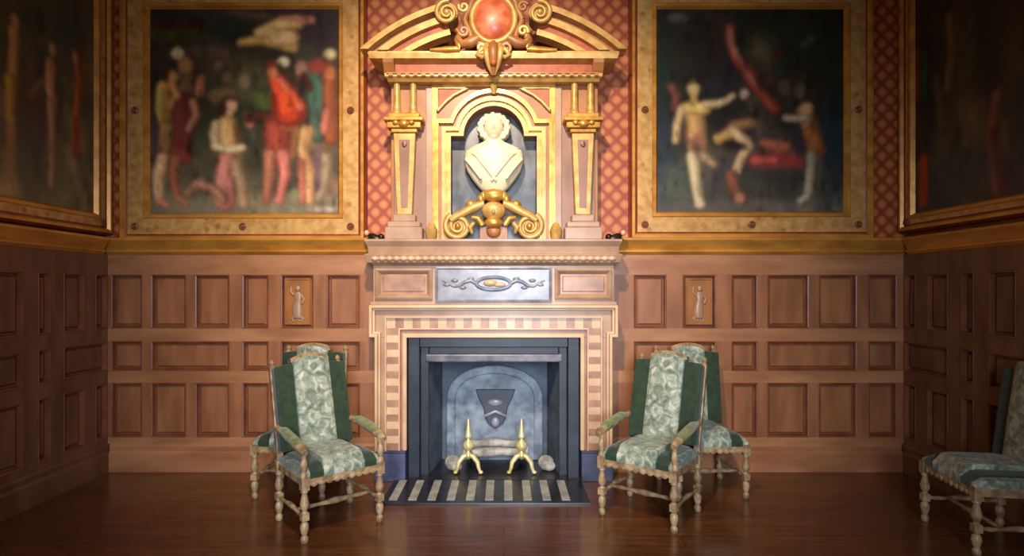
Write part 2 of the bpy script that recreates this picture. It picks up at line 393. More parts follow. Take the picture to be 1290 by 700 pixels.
# ------------------------------------------------------------------ paintings
class Canvas:
    def __init__(self, x0, x1, z0, z1, bg_top, bg_bot, to, res=0.0085, seed=1):
        self.x0, self.x1, self.z0, self.z1, self.to = x0, x1, z0, z1, to
        self.nx, self.nz = int((x1-x0)/res), int((z1-z0)/res)
        self.X, self.Z = np.meshgrid(np.linspace(x0, x1, self.nx), np.linspace(z0, z1, self.nz))
        t = ((self.Z - z0)/(z1-z0))[..., None]
        rg = np.random.RandomState(seed)
        lo, hi = np.array(lin(bg_bot)[:3]), np.array(lin(bg_top)[:3])
        k = np.clip(t*2.2, 0, 1)
        self.C = lo*(1-k) + hi*k
        for _ in range(320):                              # loose brushwork
            cx, cz, r = rg.uniform(x0, x1), rg.uniform(z0, z1), rg.uniform(0.03, 0.14)
            a = np.exp(-(((self.X-cx)/r)**2 + ((self.Z-cz)/(r*rg.uniform(0.5, 2)))**2))[..., None]*0.5
            self.C = self.C*(1 + a*rg.uniform(-0.7, 1.3)*np.array([1, rg.uniform(0.6, 1.0), rg.uniform(0.4, 0.9)]))
    def dab(self, d, col, soft, k=1.0):
        a = (np.clip(0.5 - d/soft, 0, 1)*k)[..., None]
        self.C = self.C*(1-a) + np.array(lin(col)[:3])*a
    def limb(self, pts, r, col, k=1.0):
        """a modelled stroke: base tone, a darker edge and a lighter ridge in the paint"""
        rr = r if isinstance(r, (tuple, list)) else (r, r); m = max(rr)
        self.cap(pts, rr, tuple(v*0.70 for v in col), k)
        self.cap([(x-0.16*m, y-0.05*m) for x, y in pts], (rr[0]*0.74, rr[1]*0.74), col, k)
        self.cap([(x-0.34*m, y-0.12*m) for x, y in pts], (rr[0]*0.34, rr[1]*0.34), tuple(min(255, v*1.16+8) for v in col), k*0.8)
    def cap(self, pts, r, col, k=1.0):
        """brush stroke through image points; r = radius (or two radii) in photograph pixels"""
        P = [self.to(*p) for p in pts]; n = len(P)
        rr = r if isinstance(r, (tuple, list)) else (r, r)
        D = None
        for i in range(n-1):
            (ax, az, s), (bx, bz, _) = P[i], P[i+1]
            dx, dz = bx-ax, bz-az; L = dx*dx+dz*dz + 1e-9
            t = np.clip(((self.X-ax)*dx + (self.Z-az)*dz)/L, 0, 1)
            u = (i + t)/(n-1)
            d = np.hypot(self.X-ax-t*dx, self.Z-az-t*dz) - (rr[0]+(rr[1]-rr[0])*u)/s
            D = d if D is None else np.minimum(D, d)
        self.dab(D, col, 4.5/P[0][2], k*0.92)
    def ell(self, c, rx, ry, col, k=1.0):
        cx, cz, s = self.to(*c)
        d = (np.hypot((self.X-cx)*s/rx, (self.Z-cz)*s/ry) - 1)*min(rx, ry)/s
        self.dab(d, col, max(4.0, 0.7*min(rx, ry))/s, k)
    def build(self, parent, y):
        nx, nz = self.nx, self.nz
        g = np.exp(-0.5*(np.arange(-4, 5)/1.5)**2); g /= g.sum()      # wet edges
        for ax in (0, 1):
            P = np.pad(self.C, [(4, 4) if q == ax else (0, 0) for q in range(3)], mode='edge'); n_ = self.C.shape[ax]
            self.C = sum(w*np.take(P, range(q, q+n_), axis=ax) for q, w in enumerate(g))
        rg = np.random.RandomState(99)                    # broken strokes over the figures
        for _ in range(420):
            cx, cz, r = rg.uniform(self.x0, self.x1), rg.uniform(self.z0, self.z1), rg.uniform(0.015, 0.045)
            a = np.exp(-(((self.X-cx)/r)**2 + ((self.Z-cz)/(r*rg.uniform(0.8, 2.5)))**2))[..., None]
            self.C = self.C*(1 + a*rg.uniform(-0.5, 0.35))
        vs = [(float(x), y, float(z)) for x, z in zip(self.X.ravel(), self.Z.ravel())]
        fs = [(j*nx+i, j*nx+i+1, (j+1)*nx+i+1, (j+1)*nx+i) for j in range(nz-1) for i in range(nx-1)]
        me = bpy.data.meshes.new('canvas'); me.from_pydata(vs, [], fs)
        at = me.color_attributes.new('pigment', 'FLOAT_COLOR', 'POINT')
        c = np.ones((nx*nz, 4), dtype=np.float32); c[:, :3] = np.clip(self.C, 0, 1).reshape(-1, 3)
        at.data.foreach_set('color', c.ravel())
        me.materials.append(M['paint'])
        o = bpy.data.objects.new('canvas', me); COL.objects.link(o); o.parent = parent
        return o

def picture_frame(root, x0, x1, z0, z1, band, rosettes):
    """gilt frame around the canvas opening (x0..x1, z0..z1) with a broad ochre band"""
    f = MB(); B = band
    f.frame(x0-B, x1+B, z0-B, z1+B, [(0, 0.0), (0, -0.06), (0.02, -0.085), (0.045, -0.085), (0.06, -0.06), (0.075, -0.055), (B-0.055, -0.055), (B-0.045, -0.065), (B-0.02, -0.065), (B, -0.03)],
            [1, 1, 2, 2, 1, 0, 2, 2, 2])
    f.build('frame', [M['ochre'], M['redwood'], M['plain_gilt']], root)
    zc = (0.075 + B-0.055)/2
    for rx, rz in rosettes:
        x = {0: x0-B+zc, 1: (x0+x1)/2, 2: x1+B-zc}[rx]; z = {0: z0-B+zc, 1: (z0+z1)/2, 2: z1+B-zc}[rz]
        r = MB(); r.lathe([(0.034, -0.055), (0.034, -0.066), (0.022, -0.074), (0.014, -0.068), (0.010, -0.078), (0.002, -0.082)], (x, 0, z), 10, axis='y')
        r.build('rosette', M['moulding'], root)
ALLR = [(0,0),(1,0),(2,0),(0,1),(2,1),(0,2),(1,2),(2,2)]
def to_back(px, py): return (wx(px), wz(py), sc(0))
def to_left(px, py):
    Zd = FOC*(-XL)/(635-px); return (Zd-DIST, EYE+(366-py)*Zd/FOC, FOC/Zd)
def to_right(px, py):
    Zd = FOC*XR/(px-635); return (DIST-Zd, EYE+(366-py)*Zd/FOC, FOC/Zd)

SKIN, PALE, DIM = (206, 152, 104), (232, 196, 150), (142, 98, 72)
# painting left of the chimneypiece
rt = empty('framed_painting', (0, 0, 0))
tag(rt, 'gilt framed painting of figure in red robe and kneeling woman, left of the fireplace', 'painting', 'paintings hung above the wainscot')
x0, x1, z0, z1 = wx(192), wx(427), wz(269), wz(14)
picture_frame(rt, x0, x1, z0, z1, 0.27, ALLR)
c = Canvas(x0, x1, z0, z1, (52, 44, 34), (112, 98, 76), to_back, seed=3)
c.ell((250,28), 70, 7, (44, 52, 44)); c.ell((235,34), 60, 7, (72, 38, 36)); c.ell((225,46), 50, 7, (66, 66, 28)); c.ell((300,40), 40, 14, (40, 44, 30)); c.ell((405,45), 30, 26, (58, 44, 50)); c.ell((385,72), 16, 16, (66, 62, 46)); c.ell((360,16), 40, 5, (66, 44, 50))
c.ell((290,118), 56, 44, (70, 66, 42), .9); c.ell((272,78), 26, 18, (84, 64, 44), .8); c.ell((262,66), 22, 8, (104, 78, 66), .7); c.ell((300,96), 14, 22, (98, 80, 50), .7); c.ell((318,108), 22, 24, (96, 88, 58), .8); c.ell((332,128), 12, 16, (92, 112, 48), .8); c.ell((284,148), 40, 22, (54, 62, 40), .9); c.ell((325,190), 18, 50, (70, 66, 50), .9); c.ell((255,200), 24, 50, (66, 66, 46), .8); c.ell((235,125), 34, 40, (60, 42, 32), .8)
c.ell((310,258), 130, 14, (134, 124, 98), .8); c.ell((300,230), 60, 14, (104, 92, 70), .6)
# canopy
c.limb([(306,56),(330,52),(352,56),(370,60)], (5, 8), (206, 160, 88)); c.limb([(330,44),(352,34),(376,30)], (8, 9), (222, 176, 104)); c.limb([(352,50),(368,50)], 11, (230, 178, 120)); c.cap([(356,25),(376,27),(394,27)], (3, 4), (206, 130, 110)); c.cap([(340,44),(366,46)], 4, (240, 196, 140), .8); c.cap([(346,34),(352,48)], 3, (200, 176, 84), .8)
# soldiers on the left
c.limb([(236,80),(238,104),(236,130)], (10, 14), (120, 82, 54)); c.ell((236,84), 8, 9, (176, 122, 68)); c.limb([(232,132),(234,160),(230,196)], (16, 12), (116, 46, 40)); c.limb([(246,130),(250,146),(240,164)], (5, 4), (170, 108, 76)); c.cap([(226,190),(238,200)], 6, (156, 66, 56))
c.ell((226,69), 7, 6, (236, 216, 168)); c.cap([(226,62),(226,74)], 2, (206, 160, 90)); c.ell((220,100), 6, 9, (224, 156, 96)); c.cap([(214,90),(210,104)], 4, (96, 52, 32))
c.limb([(209,112),(209,134),(212,158)], (9, 8), (212, 152, 62)); c.limb([(219,108),(226,122),(216,136)], (5, 4), (216, 146, 84)); c.limb([(205,116),(203,140),(209,160)], (4, 4), (232, 186, 90)); c.limb([(212,160),(210,186)], (9, 8), (176, 122, 70)); c.cap([(199,160),(199,200)], 4, (70, 50, 70), .8)
c.limb([(208,200),(202,226),(204,252)], (8, 5), (232, 172, 124)); c.limb([(204,254),(214,259)], (4, 3), (216, 128, 100)); c.limb([(223,202),(222,230),(228,250)], (8, 5), (160, 92, 62)); c.limb([(228,250),(238,258)], (4, 3), (176, 110, 76))
c.limb([(256,100),(254,118)], (5, 6), (176, 106, 70)); c.ell((282,122), 16, 9, (140, 108, 66), .8); c.ell((278,84), 6, 6, (136, 102, 76), .8); c.ell((286,98), 6, 7, (128, 98, 70), .8); c.ell((310,104), 6, 9, (160, 128, 96), .8)
# kneeling woman
c.limb([(290,202),(286,226),(286,254)], (13, 14), (196, 122, 104)); c.cap([(282,208),(278,256)], 3, (224, 148, 128), .8); c.limb([(299,206),(306,230),(310,258)], (6, 8), (170, 136, 100)); c.limb([(241,244),(252,231),(274,240),(284,252)], (6, 7), (168, 118, 90))
c.cap([(285,132),(281,150),(279,160)], (7, 5), (70, 36, 24)); c.ell((294,133), 6, 9, (236, 178, 138)); c.cap([(288,124),(298,126)], 4, (86, 44, 28)); c.limb([(292,143),(290,152)], 4, (226, 168, 124))
c.limb([(288,158),(288,172),(292,186)], (12, 10), (216, 164, 104)); c.limb([(275,158),(272,172),(275,184)], (6, 5), (238, 190, 142)); c.limb([(274,185),(290,190),(308,187)], (5, 4), (240, 202, 150)); c.ell((316,152), 6, 9, (196, 108, 92)); c.cap([(298,160),(304,178)], 3, (120, 66, 40), .7)
# robed man and attendants
c.limb([(395,96),(400,122),(402,170)], (12, 12), (70, 84, 72)); c.ell((399,118), 9, 20, (78, 118, 96)); c.ell((381,88), 7, 9, (176, 122, 106)); c.cap([(384,98),(392,112)], 6, (84, 40, 34))
c.limb([(417,100),(418,140),(419,176)], (10, 9), (150, 76, 44)); c.ell((417,70), 7, 6, (228, 204, 148)); c.ell((404,85), 14, 9, (158, 66, 52)); c.ell((417,94), 6, 8, (206, 118, 72)); c.limb([(414,142),(410,166)], (5, 4), (206, 116, 88)); c.limb([(412,200),(412,222),(404,250)], (8, 5), (166, 140, 106)); c.cap([(402,190),(402,236)], 6, (112, 80, 90), .8)
c.limb([(346,150),(330,148),(316,151)], (10, 6), (88, 46, 34)); c.limb([(352,166),(354,180),(352,194)], (19, 17), (164, 70, 52)); c.cap([(358,160),(374,164),(370,196)], 4, (176, 110, 66), .8)
c.limb([(352,104),(362,122),(366,140)], (9, 22), (206, 66, 40)); c.limb([(352,100),(368,118),(380,136)], (5, 6), (226, 104, 70)); c.ell((364,130), 9, 12, (232, 82, 34)); c.cap([(346,124),(350,146)], 5, (130, 44, 34), .8)
c.ell((345,92), 6, 9, (224, 132, 84)); c.cap([(340,84),(348,82)], 4, (132, 54, 36)); c.ell((359,80), 7, 6, (240, 224, 184)); c.cap([(354,84),(364,94)], 4, (80, 50, 36))
c.limb([(342,196),(342,222),(338,252)], (9, 6), (176, 108, 82)); c.limb([(358,196),(362,220),(354,254)], (8, 5), (214, 122, 104)); c.limb([(388,166),(384,192),(392,216),(392,254)], (8, 5), (224, 164, 108)); c.limb([(382,206),(383,252)], (5, 5), (190, 108, 84)); c.ell((372,246), 7, 7, (150, 148, 106), .8); c.ell((408,264), 14, 3, (220, 196, 176), .8)
c.build(rt, -0.032)
# painting right of the chimneypiece
rt = empty('framed_painting', (0, 0, 0))
tag(rt, 'gilt framed dark painting with pale figure beside red bed, right of the fireplace', 'painting', 'paintings hung above the wainscot')
x0, x1, z0, z1 = wx(827), wx(1060), wz(267), wz(14)
picture_frame(rt, x0, x1, z0, z1, 0.265, ALLR)
c = Canvas(x0, x1, z0, z1, (36, 36, 28), (78, 76, 66), to_back, seed=8)
c.ell((838,200), 16, 70, (42, 50, 60), .8); c.ell((836,90), 8, 40, (26, 46, 32), .8); c.ell((1046,200), 20, 70, (34, 46, 52), .8); c.ell((905,95), 34, 36, (52, 42, 50), .7); c.ell((880,60), 40, 40, (44, 42, 26), .6); c.ell((1020,60), 40, 40, (40, 44, 30), .8); c.ell((900,50), 12, 30, (60, 38, 24), .7); c.ell((852,25), 11, 6, (110, 100, 88), .9); c.ell((1000,120), 40, 30, (56, 46, 34), .7)
c.ell((860,232), 26, 26, (84, 88, 74), .8); c.ell((910,225), 24, 26, (74, 68, 66), .8); c.ell((985,235), 50, 20, (70, 68, 54), .8); c.ell((945,262), 110, 9, (104, 92, 84), .7); c.ell((925,165), 30, 20, (58, 42, 48), .8)
c.limb([(918,36),(919,56),(928,78),(944,102),(962,124),(974,138)], (5, 8), (150, 60, 44)); c.cap([(918,40),(920,58),(932,80),(948,106)], (3, 2), (196, 130, 104), .9); c.cap([(936,82),(950,98)], 3, (170, 44, 40), .8); c.ell((962,100), 12, 14, (88, 54, 34), .8); c.cap([(979,66),(980,74)], 3, (96, 24, 26), .8); c.cap([(980,84),(980,92)], 3, (26, 62, 50), .8); c.cap([(1010,58),(1020,50)], 4, (82, 84, 70), .8); c.ell((986,112), 7, 10, (88, 72, 56), .9); c.ell((1006,116), 7, 10, (112, 90, 68), .9)
c.limb([(846,112),(852,124),(850,138)], (6, 6), (120, 66, 54))
c.ell((872,164), 14, 22, (110, 66, 50)); c.limb([(872,140),(876,158),(876,184)], (12, 12), (206, 156, 96)); c.limb([(862,138),(886,138)], (8, 8), (230, 184, 104)); c.limb([(873,119),(873,130)], 4, (206, 166, 92)); c.ell((872,112), 7, 9, (226, 190, 126)); c.cap([(867,105),(877,104)], 3, (70, 44, 26)); c.cap([(876,96),(882,106)], 4, (40, 26, 20))
c.limb([(888,133),(904,132),(914,128),(922,122)], (5, 3), (216, 182, 134)); c.limb([(857,140),(852,158),(850,178)], (5, 4), (214, 178, 124)); c.ell((878,180), 9, 14, (176, 120, 88)); c.cap([(866,178),(884,194)], 5, (132, 96, 74), .8)
c.limb([(872,198),(875,226),(880,256)], (8, 5), (228, 196, 150)); c.limb([(884,196),(898,208)], (6, 5), (170, 140, 104)); c.ell((880,258), 5, 4, (226, 198, 160))
c.ell((936,120), 5, 6, (220, 184, 156)); c.cap([(940,126),(946,138)], 4, (92, 66, 54))
c.limb([(906,176),(924,160),(944,156)], (6, 8), (150, 104, 66)); c.limb([(904,176),(922,168),(940,180)], (7, 6), (206, 160, 96)); c.limb([(922,166),(942,184),(932,200),(926,216)], (6, 5), (216, 176, 128)); c.cap([(914,182),(936,186)], 5, (44, 24, 26), .9)
c.ell((980,203), 38, 11, (150, 58, 50)); c.limb([(950,203),(975,203)], (7, 5), (190, 84, 72)); c.limb([(962,182),(988,186)], (7, 8), (168, 92, 66)); c.ell((985,222), 34, 10, (62, 54, 52), .9); c.ell((1006,178), 10, 22, (58, 46, 52), .9)
c.limb([(920,222),(924,242),(934,250)], (8, 7), (140, 82, 58)); c.ell((929,250), 6, 6, (180, 122, 98))
c.limb([(1012,142),(1018,160),(1020,172)], (11, 9), (160, 110, 66)); c.ell((1014,138), 7, 7, (214, 170, 116)); c.limb([(1014,150),(1000,151),(988,150)], (4, 4), (176, 150, 120)); c.limb([(1020,168),(1026,190)], (9, 11), (170, 92, 40)); c.cap([(1022,176),(1020,188)], 3, (196, 140, 90), .8)
c.limb([(1021,198),(1019,220),(1016,244)], (7, 4), (178, 160, 126)); c.limb([(1014,248),(1006,254)], (4, 3), (186, 168, 140)); c.limb([(1032,200),(1030,236)], (4, 4), (86, 76, 60), .8)
c.build(rt, -0.032)
# painting on the left wall
rt = empty('framed_painting', (XL, 0, 0), R(90))
tag(rt, 'large framed painting of standing figures hung on the left wall', 'painting', 'paintings hung above the wainscot')
x1, z0, z1 = -0.21, 2.37, 4.30; x0 = x1 - 2.35
picture_frame(rt, x0, x1, z0, z1, 0.19, [(0,0),(1,0),(2,0),(0,2),(1,2),(2,2)])
c = Canvas(x0, x1, z0, z1, (74, 68, 50), (104, 94, 66), to_left, seed=12)
c.ell((60,30), 60, 26, (54, 58, 48), .8); c.ell((88,40), 24, 40, (48, 62, 66), .7); c.ell((45,150), 10, 50, (62, 62, 66), .7); c.ell((30,115), 22, 40, (84, 56, 44), .8)
c.limb([(12,38),(12,70),(10,110)], (8, 8), (176, 128, 82)); c.limb([(8,100),(8,150)], (9, 8), (166, 130, 44)); c.cap([(8,160),(8,228)], (7, 4), (160, 112, 76)); c.ell((13,26), 6, 8, (180, 140, 100))
c.limb([(60,80),(58,108),(62,130)], (8, 7), (190, 140, 94)); c.ell((62,64), 5, 8, (196, 150, 108)); c.limb([(60,130),(62,180),(60,234)], (7, 4), (166, 128, 92)); c.cap([(50,100),(32,120)], 4, (120, 86, 62)); c.cap([(48,140),(48,180)], 5, (96, 52, 70), .8)
c.limb([(90,70),(96,100),(92,140),(92,195)], (5, 6), (166, 78, 44)); c.cap([(92,150),(90,196)], 4, (140, 46, 34)); c.ell((90,72), 4, 7, (186, 130, 90)); c.ell((102,90), 10, 40, (110, 62, 40), .6); c.ell((98,215), 10, 18, (100, 84, 62), .7)
c.cap([(-60,60),(-62,120),(-66,220)], (14, 8), (150, 100, 70)); c.cap([(-130,50),(-140,140),(-130,230)], (18, 10), (120, 60, 46))
c.build(rt, -0.032)
# painting on the right wall
rt = empty('framed_painting', (XR, 0, 0), R(-90))
tag(rt, 'large dim framed painting in shadow hung on the right wall', 'painting', 'paintings hung above the wainscot')
x0, z0, z1 = 0.18, 2.37, 4.30; x1 = x0 + 2.35
picture_frame(rt, x0, x1, z0, z1, 0.17, [(0,0),(1,0),(2,0),(0,2),(1,2),(2,2)])
c = Canvas(x0, x1, z0, z1, (56, 50, 38), (66, 62, 56), to_right, seed=21)
c.ell((1180,90), 30, 70, (46, 52, 38), .7); c.cap([(1159,66),(1160,124)], 3, (150, 56, 44)); c.cap([(1168,66),(1169,124)], 4, (40, 92, 52)); c.cap([(1168,200),(1167,255)], (6, 6), (186, 74, 24))
c.limb([(1202,20),(1206,60),(1200,110)], (7, 10), (108, 88, 62)); c.cap([(1184,100),(1192,160)], 6, (92, 84, 60)); c.cap([(1216,130),(1220,180)], 5, (104, 92, 68)); c.cap([(1228,20),(1228,90)], 5, (84, 76, 54))
c.limb([(1262,120),(1256,170),(1264,240)], (9, 12), (120, 72, 58)); c.cap([(1258,165),(1272,245)], 8, (100, 52, 50)); c.ell((1260,122), 5, 8, (142, 104, 76)); c.ell((1215,215), 40, 20, (74, 78, 76), .7); c.ell((1280,30), 30, 30, (76, 62, 46), .7)
c.cap([(1400,60),(1400,260)], (20, 14), (110, 72, 52)); c.cap([(1520,60),(1500,300)], (24, 16), (96, 62, 46))
c.build(rt, -0.032)

# ------------------------------------------------------------------ lower chimneypiece (marble), built about its axis
MY = -0.30
def mx(px, Y=MY): return (px - 622) / sc(Y)
def mz(py, Y=MY): return wz(py, Y)
mant = empty('fireplace_surround', (CX, -0.003, 0))
tag(mant, 'cream marble fireplace surround with chequered border and moulded mantel shelf', 'fireplace')
OP, OT = -mx(513), mz(425)
b = MB()                                                 # jambs and lintel slab
JO = -mx(474); EO = -mx(467); EZ = mz(424); LT = mz(384)
PZ = 0.27
for s in (-1, 1):
    a, c_ = sorted((s*OP, s*JO)); b.box(a, c_, MY, 0.0, PZ, OT)
    a, c_ = sorted((s*JO, s*EO)); b.box(a, c_, MY, 0.0, EZ, LT)
b.box(-JO, JO, MY, 0.0, OT, LT)
b.build('jambs_and_lintel', M['marble'], mant, bevel=0.004)
for s in (-1, 1):
    p = MB(); a, c_ = sorted((s*(OP+0.01), s*(JO+0.015))); p.box(a, c_, MY-0.03, 0.0, 0.0, PZ-0.03); p.box(a, c_, MY-0.012, 0.0, PZ-0.03, PZ)
    p.build('plinth', M['plinth'], mant, bevel=0.006)
def arch_path(hw, top, bot): return [(-hw, bot), (-hw, top), (hw, top), (hw, bot)]
def ear_path(d):                                         # eared (crossetted) outline inset by d
    return [(-JO+d, PZ), (-JO+d, EZ+d), (-EO+d, EZ+d), (-EO+d, LT-d), (EO-d, LT-d), (EO-d, EZ+d), (JO-d, EZ+d), (JO-d, PZ)]
b = MB(); b.strip(ear_path(0.0), ear_path(0.026), MY-0.07, MY); b.strip(ear_path(0.026), ear_path(0.046), MY-0.04, MY)
b.build('eared_moulding', M['marble_line'], mant, bevel=0.006)
hb = -mx(488); ht = mz(400); hbi = -mx(503); hti = mz(413)
b = MB(); b.strip(arch_path(hb+0.012, ht+0.012, PZ), arch_path(hb, ht, PZ), MY-0.045, MY); b.strip(arch_path(hbi, hti, PZ), arch_path(hbi-0.012, hti-0.012, PZ), MY-0.03, MY)
b.build('border_fillet', M['marble_line'], mant)
b = MB()                                                 # chequered border: alternating inlaid blocks
n = 25; wd = 2*hb/n
for k in range(n): b.box(-hb+k*wd, -hb+(k+1)*wd, MY-0.016, MY, hti, ht, k % 2)
n = 17; hd = (hti-PZ)/n
for s in (-1, 1):
    a, c_ = sorted((s*hb, s*hbi))
    for k in range(n): b.box(a, c_, MY-0.016, MY, PZ+k*hd, PZ+(k+1)*hd, (k+1) % 2)
b.build('chequered_border', [M['marble_line'], M['marble_rose']], mant)
b = MB()
b.strip(arch_path(hbi-0.012, hti-0.012, PZ), arch_path(hbi-0.022, hti-0.022, PZ), MY-0.006, MY); b.build('red_inlay', M['marble_red'], mant)
b = MB(); b.strip(arch_path(OP+0.035, OT+0.035, PZ), arch_path(OP, OT, PZ), MY-0.028, MY+0.05); b.build('inner_moulding', M['marble_line'], mant, bevel=0.006)
# frieze with three tablets
FZ0, FZ1 = LT, mz(334); FW = -mx(470)
b = MB(); b.box(-FW, FW, MY+0.01, 0.0, FZ0, FZ1); b.box(-FW-0.02, FW+0.02, MY-0.015, 0.0, FZ0, FZ0+0.03); b.build('frieze', M['marble'], mant, bevel=0.004)
for a, c_ in ((473, 545), (699, 771)):
    p = MB(); y = MY+0.01
    p.frame(mx(a), mx(c_), mz(377), mz(338), [(0, y), (0.0, y-0.035), (0.018, y-0.045), (0.03, y-0.035), (0.05, y-0.008), (0.065, y-0.008), (0.075, y-0.016)], [0, 0, 0, 0, 1, 1], back=1)
    p.build('frieze_panel', [M['marble'], M['marble_rose']], mant)
p = MB(); y = MY+0.01
p.frame(mx(549), mx(695), mz(381), mz(336), [(0, y), (0, y-0.04), (0.014, y-0.046), (0.026, y-0.036)], [0, 0, 0], back=0)
tab = p.build('central_tablet', [M['marble_grey'], M['marble_line']], mant)
p = MB()                                                 # carved spray on the tablet
zc = mz(357)
p.tube([(0.15*math.cos(t), y-0.04, zc+0.055*math.sin(t)) for t in [2*math.pi*k/28 for k in range(29)]], 0.016, 8, 2)
p.ball((-0.03, y-0.045, zc+0.005), (0.06, 0.03, 0.032)); p.ball((0.05, y-0.042, zc-0.010), (0.06, 0.02, 0.022), 0)
for s in (-1, 1): p.tube([(s*(0.15+0.05*k), y-0.038, zc+0.028*math.sin(k*1.3)) for k in range(7)], [0.016, 0.018, 0.016, 0.014, 0.012, 0.010, 0.006], 8, 1)
for s in (-1, 1):
    for k in range(4): p.ball((s*(0.20+0.07*k), y-0.038, zc+0.04*math.cos(k*2.7)), (0.032, 0.012, 0.016), 1)
p.build('carved_spray', [M['marble_line'], M['marble_grey'], M['iron']], tab, smooth=True)
# shelf
b = MB(); s0 = FW
z_ = [FZ1, mz(331), mz(329), mz(321), mz(319), mz(311), mz(304.5), mz(302)]
b.profile_x(-s0, s0, [(MY, z_[0], 0), (MY-0.03, z_[1], 0.02), (MY-0.05, z_[1], 0.045), (MY-0.07, z_[3], 0.06), (MY-0.045, z_[4], 0.03), (MY-0.055, z_[5], 0.035), (MY-0.085, z_[6], 0.055), (MY-0.085, z_[7], 0.055)])
b.build('mantel_shelf', M['marble'], mant, bevel=0.003)
b = MB(); n = 34*8; ze = (z_[1]+z_[3])/2
b.tube([(-s0 + 2*s0*k/n, MY-0.060, ze) for k in range(n+1)], [0.009 + 0.015*abs(math.sin(math.pi*k/8)) for k in range(n+1)], 8)
b.build('egg_moulding', M['marble_line'], mant, smooth=True)
SHELF = z_[7]

# ------------------------------------------------------------------ firebox: slate slips, splayed iron cheeks, floor
b = MB()
SI, STP = 0.585, wz(457, -0.2)
YS = MY + 0.05
SO = OP - 0.002
for s in (-1, 1):
    a, c_ = sorted((s*(SO-0.10), s*SO)); b.box(a, c_, YS, 0.45, 0.0, OT-0.002)
    a, c_ = sorted((s*SI, s*(SO-0.10))); b.box(a, c_, YS+0.07, 0.45, 0.0, OT-0.09)
b.box(-SO+0.10, SO-0.10, YS, 0.45, OT-0.09, OT-0.002); b.box(-SI, SI, YS+0.07, 0.45, wz(446, YS+0.07), OT-0.09)
b.build('slate_slips', M['slate'], mant, bevel=0.006)
b = MB(); b.box(-SI-0.03, SI+0.03, YS+0.05, YS+0.16, wz(456, YS+0.05), wz(446, YS+0.05)); b.build('lintel_bar', M['slate_lip'], mant, bevel=0.012)
FB = 0.30
b = MB()
for s in (-1, 1):
    b.prism([(0,0)]*3, 0, 0) if False else None
    b.rings([[(s*SI, YS+0.10, z), (s*(SI-0.07), FB, z), (s*SI, FB, z)] for z in (0.0, OT-0.05)])
b.box(-SI, SI, FB, FB+0.12, 0.0, OT-0.05)
b.build('firebox_lining', M['blue_lit_soot'], mant)
b = MB(); b.box(-SO, SO, MY-0.02, FB, -0.02, 0.015); b.build('firebox_floor', M['stone_b'], mant)

# cast iron fireback, arched, with a shield
fb = empty('fireback', (CX, FB, 0)); tag(fb, 'blue grey cast iron fireback with arched top and shield inside the fireplace', 'fireback')
def fx(px): return (px-624)/sc(FB)
def fz(py): return wz(py, FB)
aw = 0.47; spring = fz(505); top = fz(459)
def arch(d, n=24):
    pts = [(-aw+d, 0.015)]
    for k in range(n+1):
        t = math.pi*(1-k/n); pts.append(((aw-d)*math.cos(t), spring + (top-spring-d)*max(0.0, math.sin(t))**0.8))
    return pts + [(aw-d, 0.015)]
b = MB(); b.prism(arch(0.01), -0.03, -0.002); b.build('plate', M['iron'], fb)
b = MB(); b.strip(arch(0.0), arch(0.085), -0.055, -0.002); b.build('rim', M['iron'], fb, bevel=0.012)
b = MB()
sh = [(600, 489), (650, 489), (646, 500), (640, 512), (638, 524), (634, 532), (625, 538), (616, 532), (612, 524), (610, 512), (604, 500)]
b.prism([(fx(x), fz(y)) for x, y in sh], -0.06, -0.03)
shield = b.build('shield', M['iron_dark'], fb, bevel=0.008)
b = MB()
b.ball((fx(625), -0.06, fz(505)), (0.075, 0.02, 0.04)); b.tube([(fx(612), -0.06, fz(522)), (fx(625), -0.07, fz(516)), (fx(638), -0.06, fz(522))], 0.018); b.ball((fx(625), -0.06, fz(530)), (0.04, 0.02, 0.05))
b.build('emblem', M['marble_grey'], shield, smooth=True)

# ------------------------------------------------------------------ hearth: striped slab
hz = 0.02
hx0, hx1, hy0, hy1 = wx(479, -0.9), wx(745, -0.9), -0.88, MY-0.035
he = empty('hearth', (0, 0, 0)); tag(he, 'black and pale striped stone hearth laid in front of the fireplace', 'hearth')
b = MB(); b.box(hx0, hx1, hy0, hy1, -0.01, hz-0.004); b.build('slab', M['stone_b'], he, bevel=0.004)
x = hx0 + 0.05
while x + 0.07 < hx1:
    b = MB(); b.box(x, x+0.066, hy0+0.06, hy1-0.015, hz-0.006, hz); b.build('pale_stripe', M['stone_w'], he); x += 0.152

# ------------------------------------------------------------------ andirons and logs
def andiron(x, y, label, z0):
    r = empty('andiron', (x, y, z0)); tag(r, label, 'andiron', 'brass andirons in the fireplace')
    b = MB()
    b.lathe([(0.018, 0.13), (0.030, 0.145), (0.034, 0.165), (0.020, 0.185), (0.016, 0.20), (0.045, 0.225), (0.055, 0.25), (0.045, 0.275), (0.020, 0.295), (0.016, 0.31), (0.030, 0.32), (0.032, 0.335), (0.024, 0.36), (0.018, 0.40), (0.012, 0.44), (0.008, 0.47), (0.003, 0.49)], n=14)
    b.build('baluster', M['brass'], r, smooth=True)
    for s in (-1, 1):
        l = MB(); l.tube([(s*0.006, 0, 0.16), (s*0.045, -0.01, 0.15), (s*0.085, -0.02, 0.10), (s*0.095, -0.025, 0.05), (s*0.11, -0.03, 0.012)], [0.022, 0.024, 0.022, 0.018, 0.012])
        l.ball((s*0.114, -0.035, 0.016), (0.022, 0.024, 0.016)); l.build('leg', M['brass'], r, smooth=True)
    l = MB(); l.tube([(0, 0.0, 0.13), (0, 0.10, 0.095), (0, 0.15, 0.055), (0, 0.17, 0.055), (0, 0.30, 0.055), (0, 0.36, 0.05), (0, 0.37, 0.006)], 0.013); l.build('billet_bar', M['iron_dark'], r)
    return r
